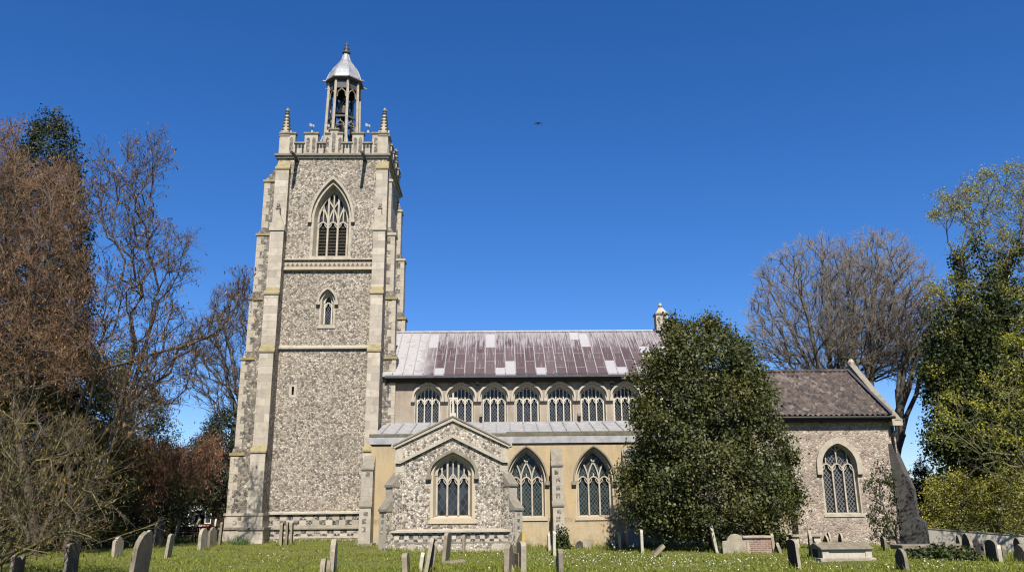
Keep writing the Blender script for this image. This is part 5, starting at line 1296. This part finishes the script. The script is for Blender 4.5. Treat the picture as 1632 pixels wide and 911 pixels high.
D = np.concatenate([patch(1000, 892, 75, 9, 480), patch(940, 884, 60, 8, 260), patch(1120, 900, 60, 7, 260), patch(1200, 893, 80, 7, 150), patch(880, 890, 60, 10, 120), patch(480, 895, 60, 8, 60), patch(440, 888, 30, 5, 45), patch(1430, 905, 90, 5, 130), patch(780, 895, 60, 8, 60), patch(1540, 897, 40, 4, 60)])
n = len(D); a = rng.uniform(0, 6.28, n); r = rng.uniform(.010, .022, n); hgt = rng.uniform(.05, .10, n)
cc_ = D+np.stack([np.zeros(n), np.zeros(n), hgt], 1); tl = rng.normal(size=(n, 2))*.5
e1 = np.stack([np.cos(a), np.sin(a), tl[:, 0]], 1)*r[:, None]; e2 = np.stack([-np.sin(a), np.cos(a), tl[:, 1]-.35], 1)*r[:, None]
V = np.stack([cc_-e1, cc_-e2, cc_+e1, cc_+e2], 1).reshape(-1, 3); tag(np_mesh('daisies', V, np.arange(n*4).reshape(n, 4), M['daisy']), kind='stuff')

# far woodland that closes the view beyond the churchyard
M['leaf_far'] = m_leaf('leaf_far', (.05, .055, .03), .4, .8, .1, .1, (1.3, 1.0, .8), .12)
rng = np.random.default_rng(81); xs = np.concatenate([rng.uniform(-110, -24, 900), rng.uniform(38, 120, 700)]); C = []
for xx in xs:
    yy = rng.uniform(112, 124); hmax = 6+2.2*math.sin(xx*.21)+1.3*math.sin(xx*.53+1); C.append((xx, yy, -.5+hmax*rng.random()**.7))
tag(leaves('far_wood', clump(np.array(C), 16, .8), .75, M['leaf_far'], None, .6), kind='stuff')

# leafless climber added to the chancel wall in the shape of a branch shadow
rng = np.random.default_rng(91); p0 = at(1432, 862, 45.44); p0.z = float(gz(p0.x, 45.44)); t = empty('shadow_stemwork', p0, 'dark straggling climber shaped like a branch shadow on the chancel wall', 'stemwork')
P = in_poly([(1384, 862), (1392, 800), (1378, 770), (1400, 735), (1425, 725), (1438, 770), (1444, 862)], 170, 45.36, 45.47)
pos, par = grow(chain([tuple(p0), (p0.x-.1, 45.44, p0.z+.5)]), P, .35); rad = pipe(par, .011, 2.25, .05); wood('stem', pos, par, rad, M['twig_dark'], t, 5)
C = pos[rng.integers(2, len(pos), 150)]; leaves('leaves', clump(C, 7, [.13, .03, .13])*[1, 1, 1], .11, M['leaf_ivy'], t, .8)

# longer tufts where the mower cannot reach: round the stones and along the walls
rng = np.random.default_rng(95); B = []
for o in list(COL.objects):
    if o.name.startswith('headstone'): q = np.array(o.location); B.append(q+rng.normal(size=(70, 3))*[.22, .2, 0])
for (ax, ay), (bx, by), k in (((-12, 44.6), (-6.9, 44.6), 500), ((-14.6, 44.8), (-12.2, 43.2), 300), ((-4.8, 36.35), (1, 36.35), 550), ((1.1, 40.85), (10, 40.85), 700), ((10.4, 45.35), (21.8, 45.35), 600), ((22.7, 48.4), (33, 42.6), 500), ((-6.6, 39.8), (-4.9, 40.5), 150)):
    u = rng.random((k, 1)); B.append(np.concatenate([ax+(bx-ax)*u, ay+(by-ay)*u-np.abs(rng.normal(size=(k, 1)))*.12, u*0], 1))
B = np.concatenate(B); B[:, 2] = gz(B[:, 0], B[:, 1])-.01; n = len(B); a = rng.uniform(0, 6.28, n); h = rng.uniform(.08, .24, n)
u = np.stack([np.cos(a), np.sin(a), a*0], 1)*.014; tp = np.stack([rng.normal(size=n)*.06, rng.normal(size=n)*.06, h], 1)
tag(np_mesh('grass_tufts', np.stack([B-u, B+u, B+tp*.6+u*.7, B+tp], 1).reshape(-1, 3), np.arange(n*4).reshape(n, 4), M['grass']), kind='stuff')
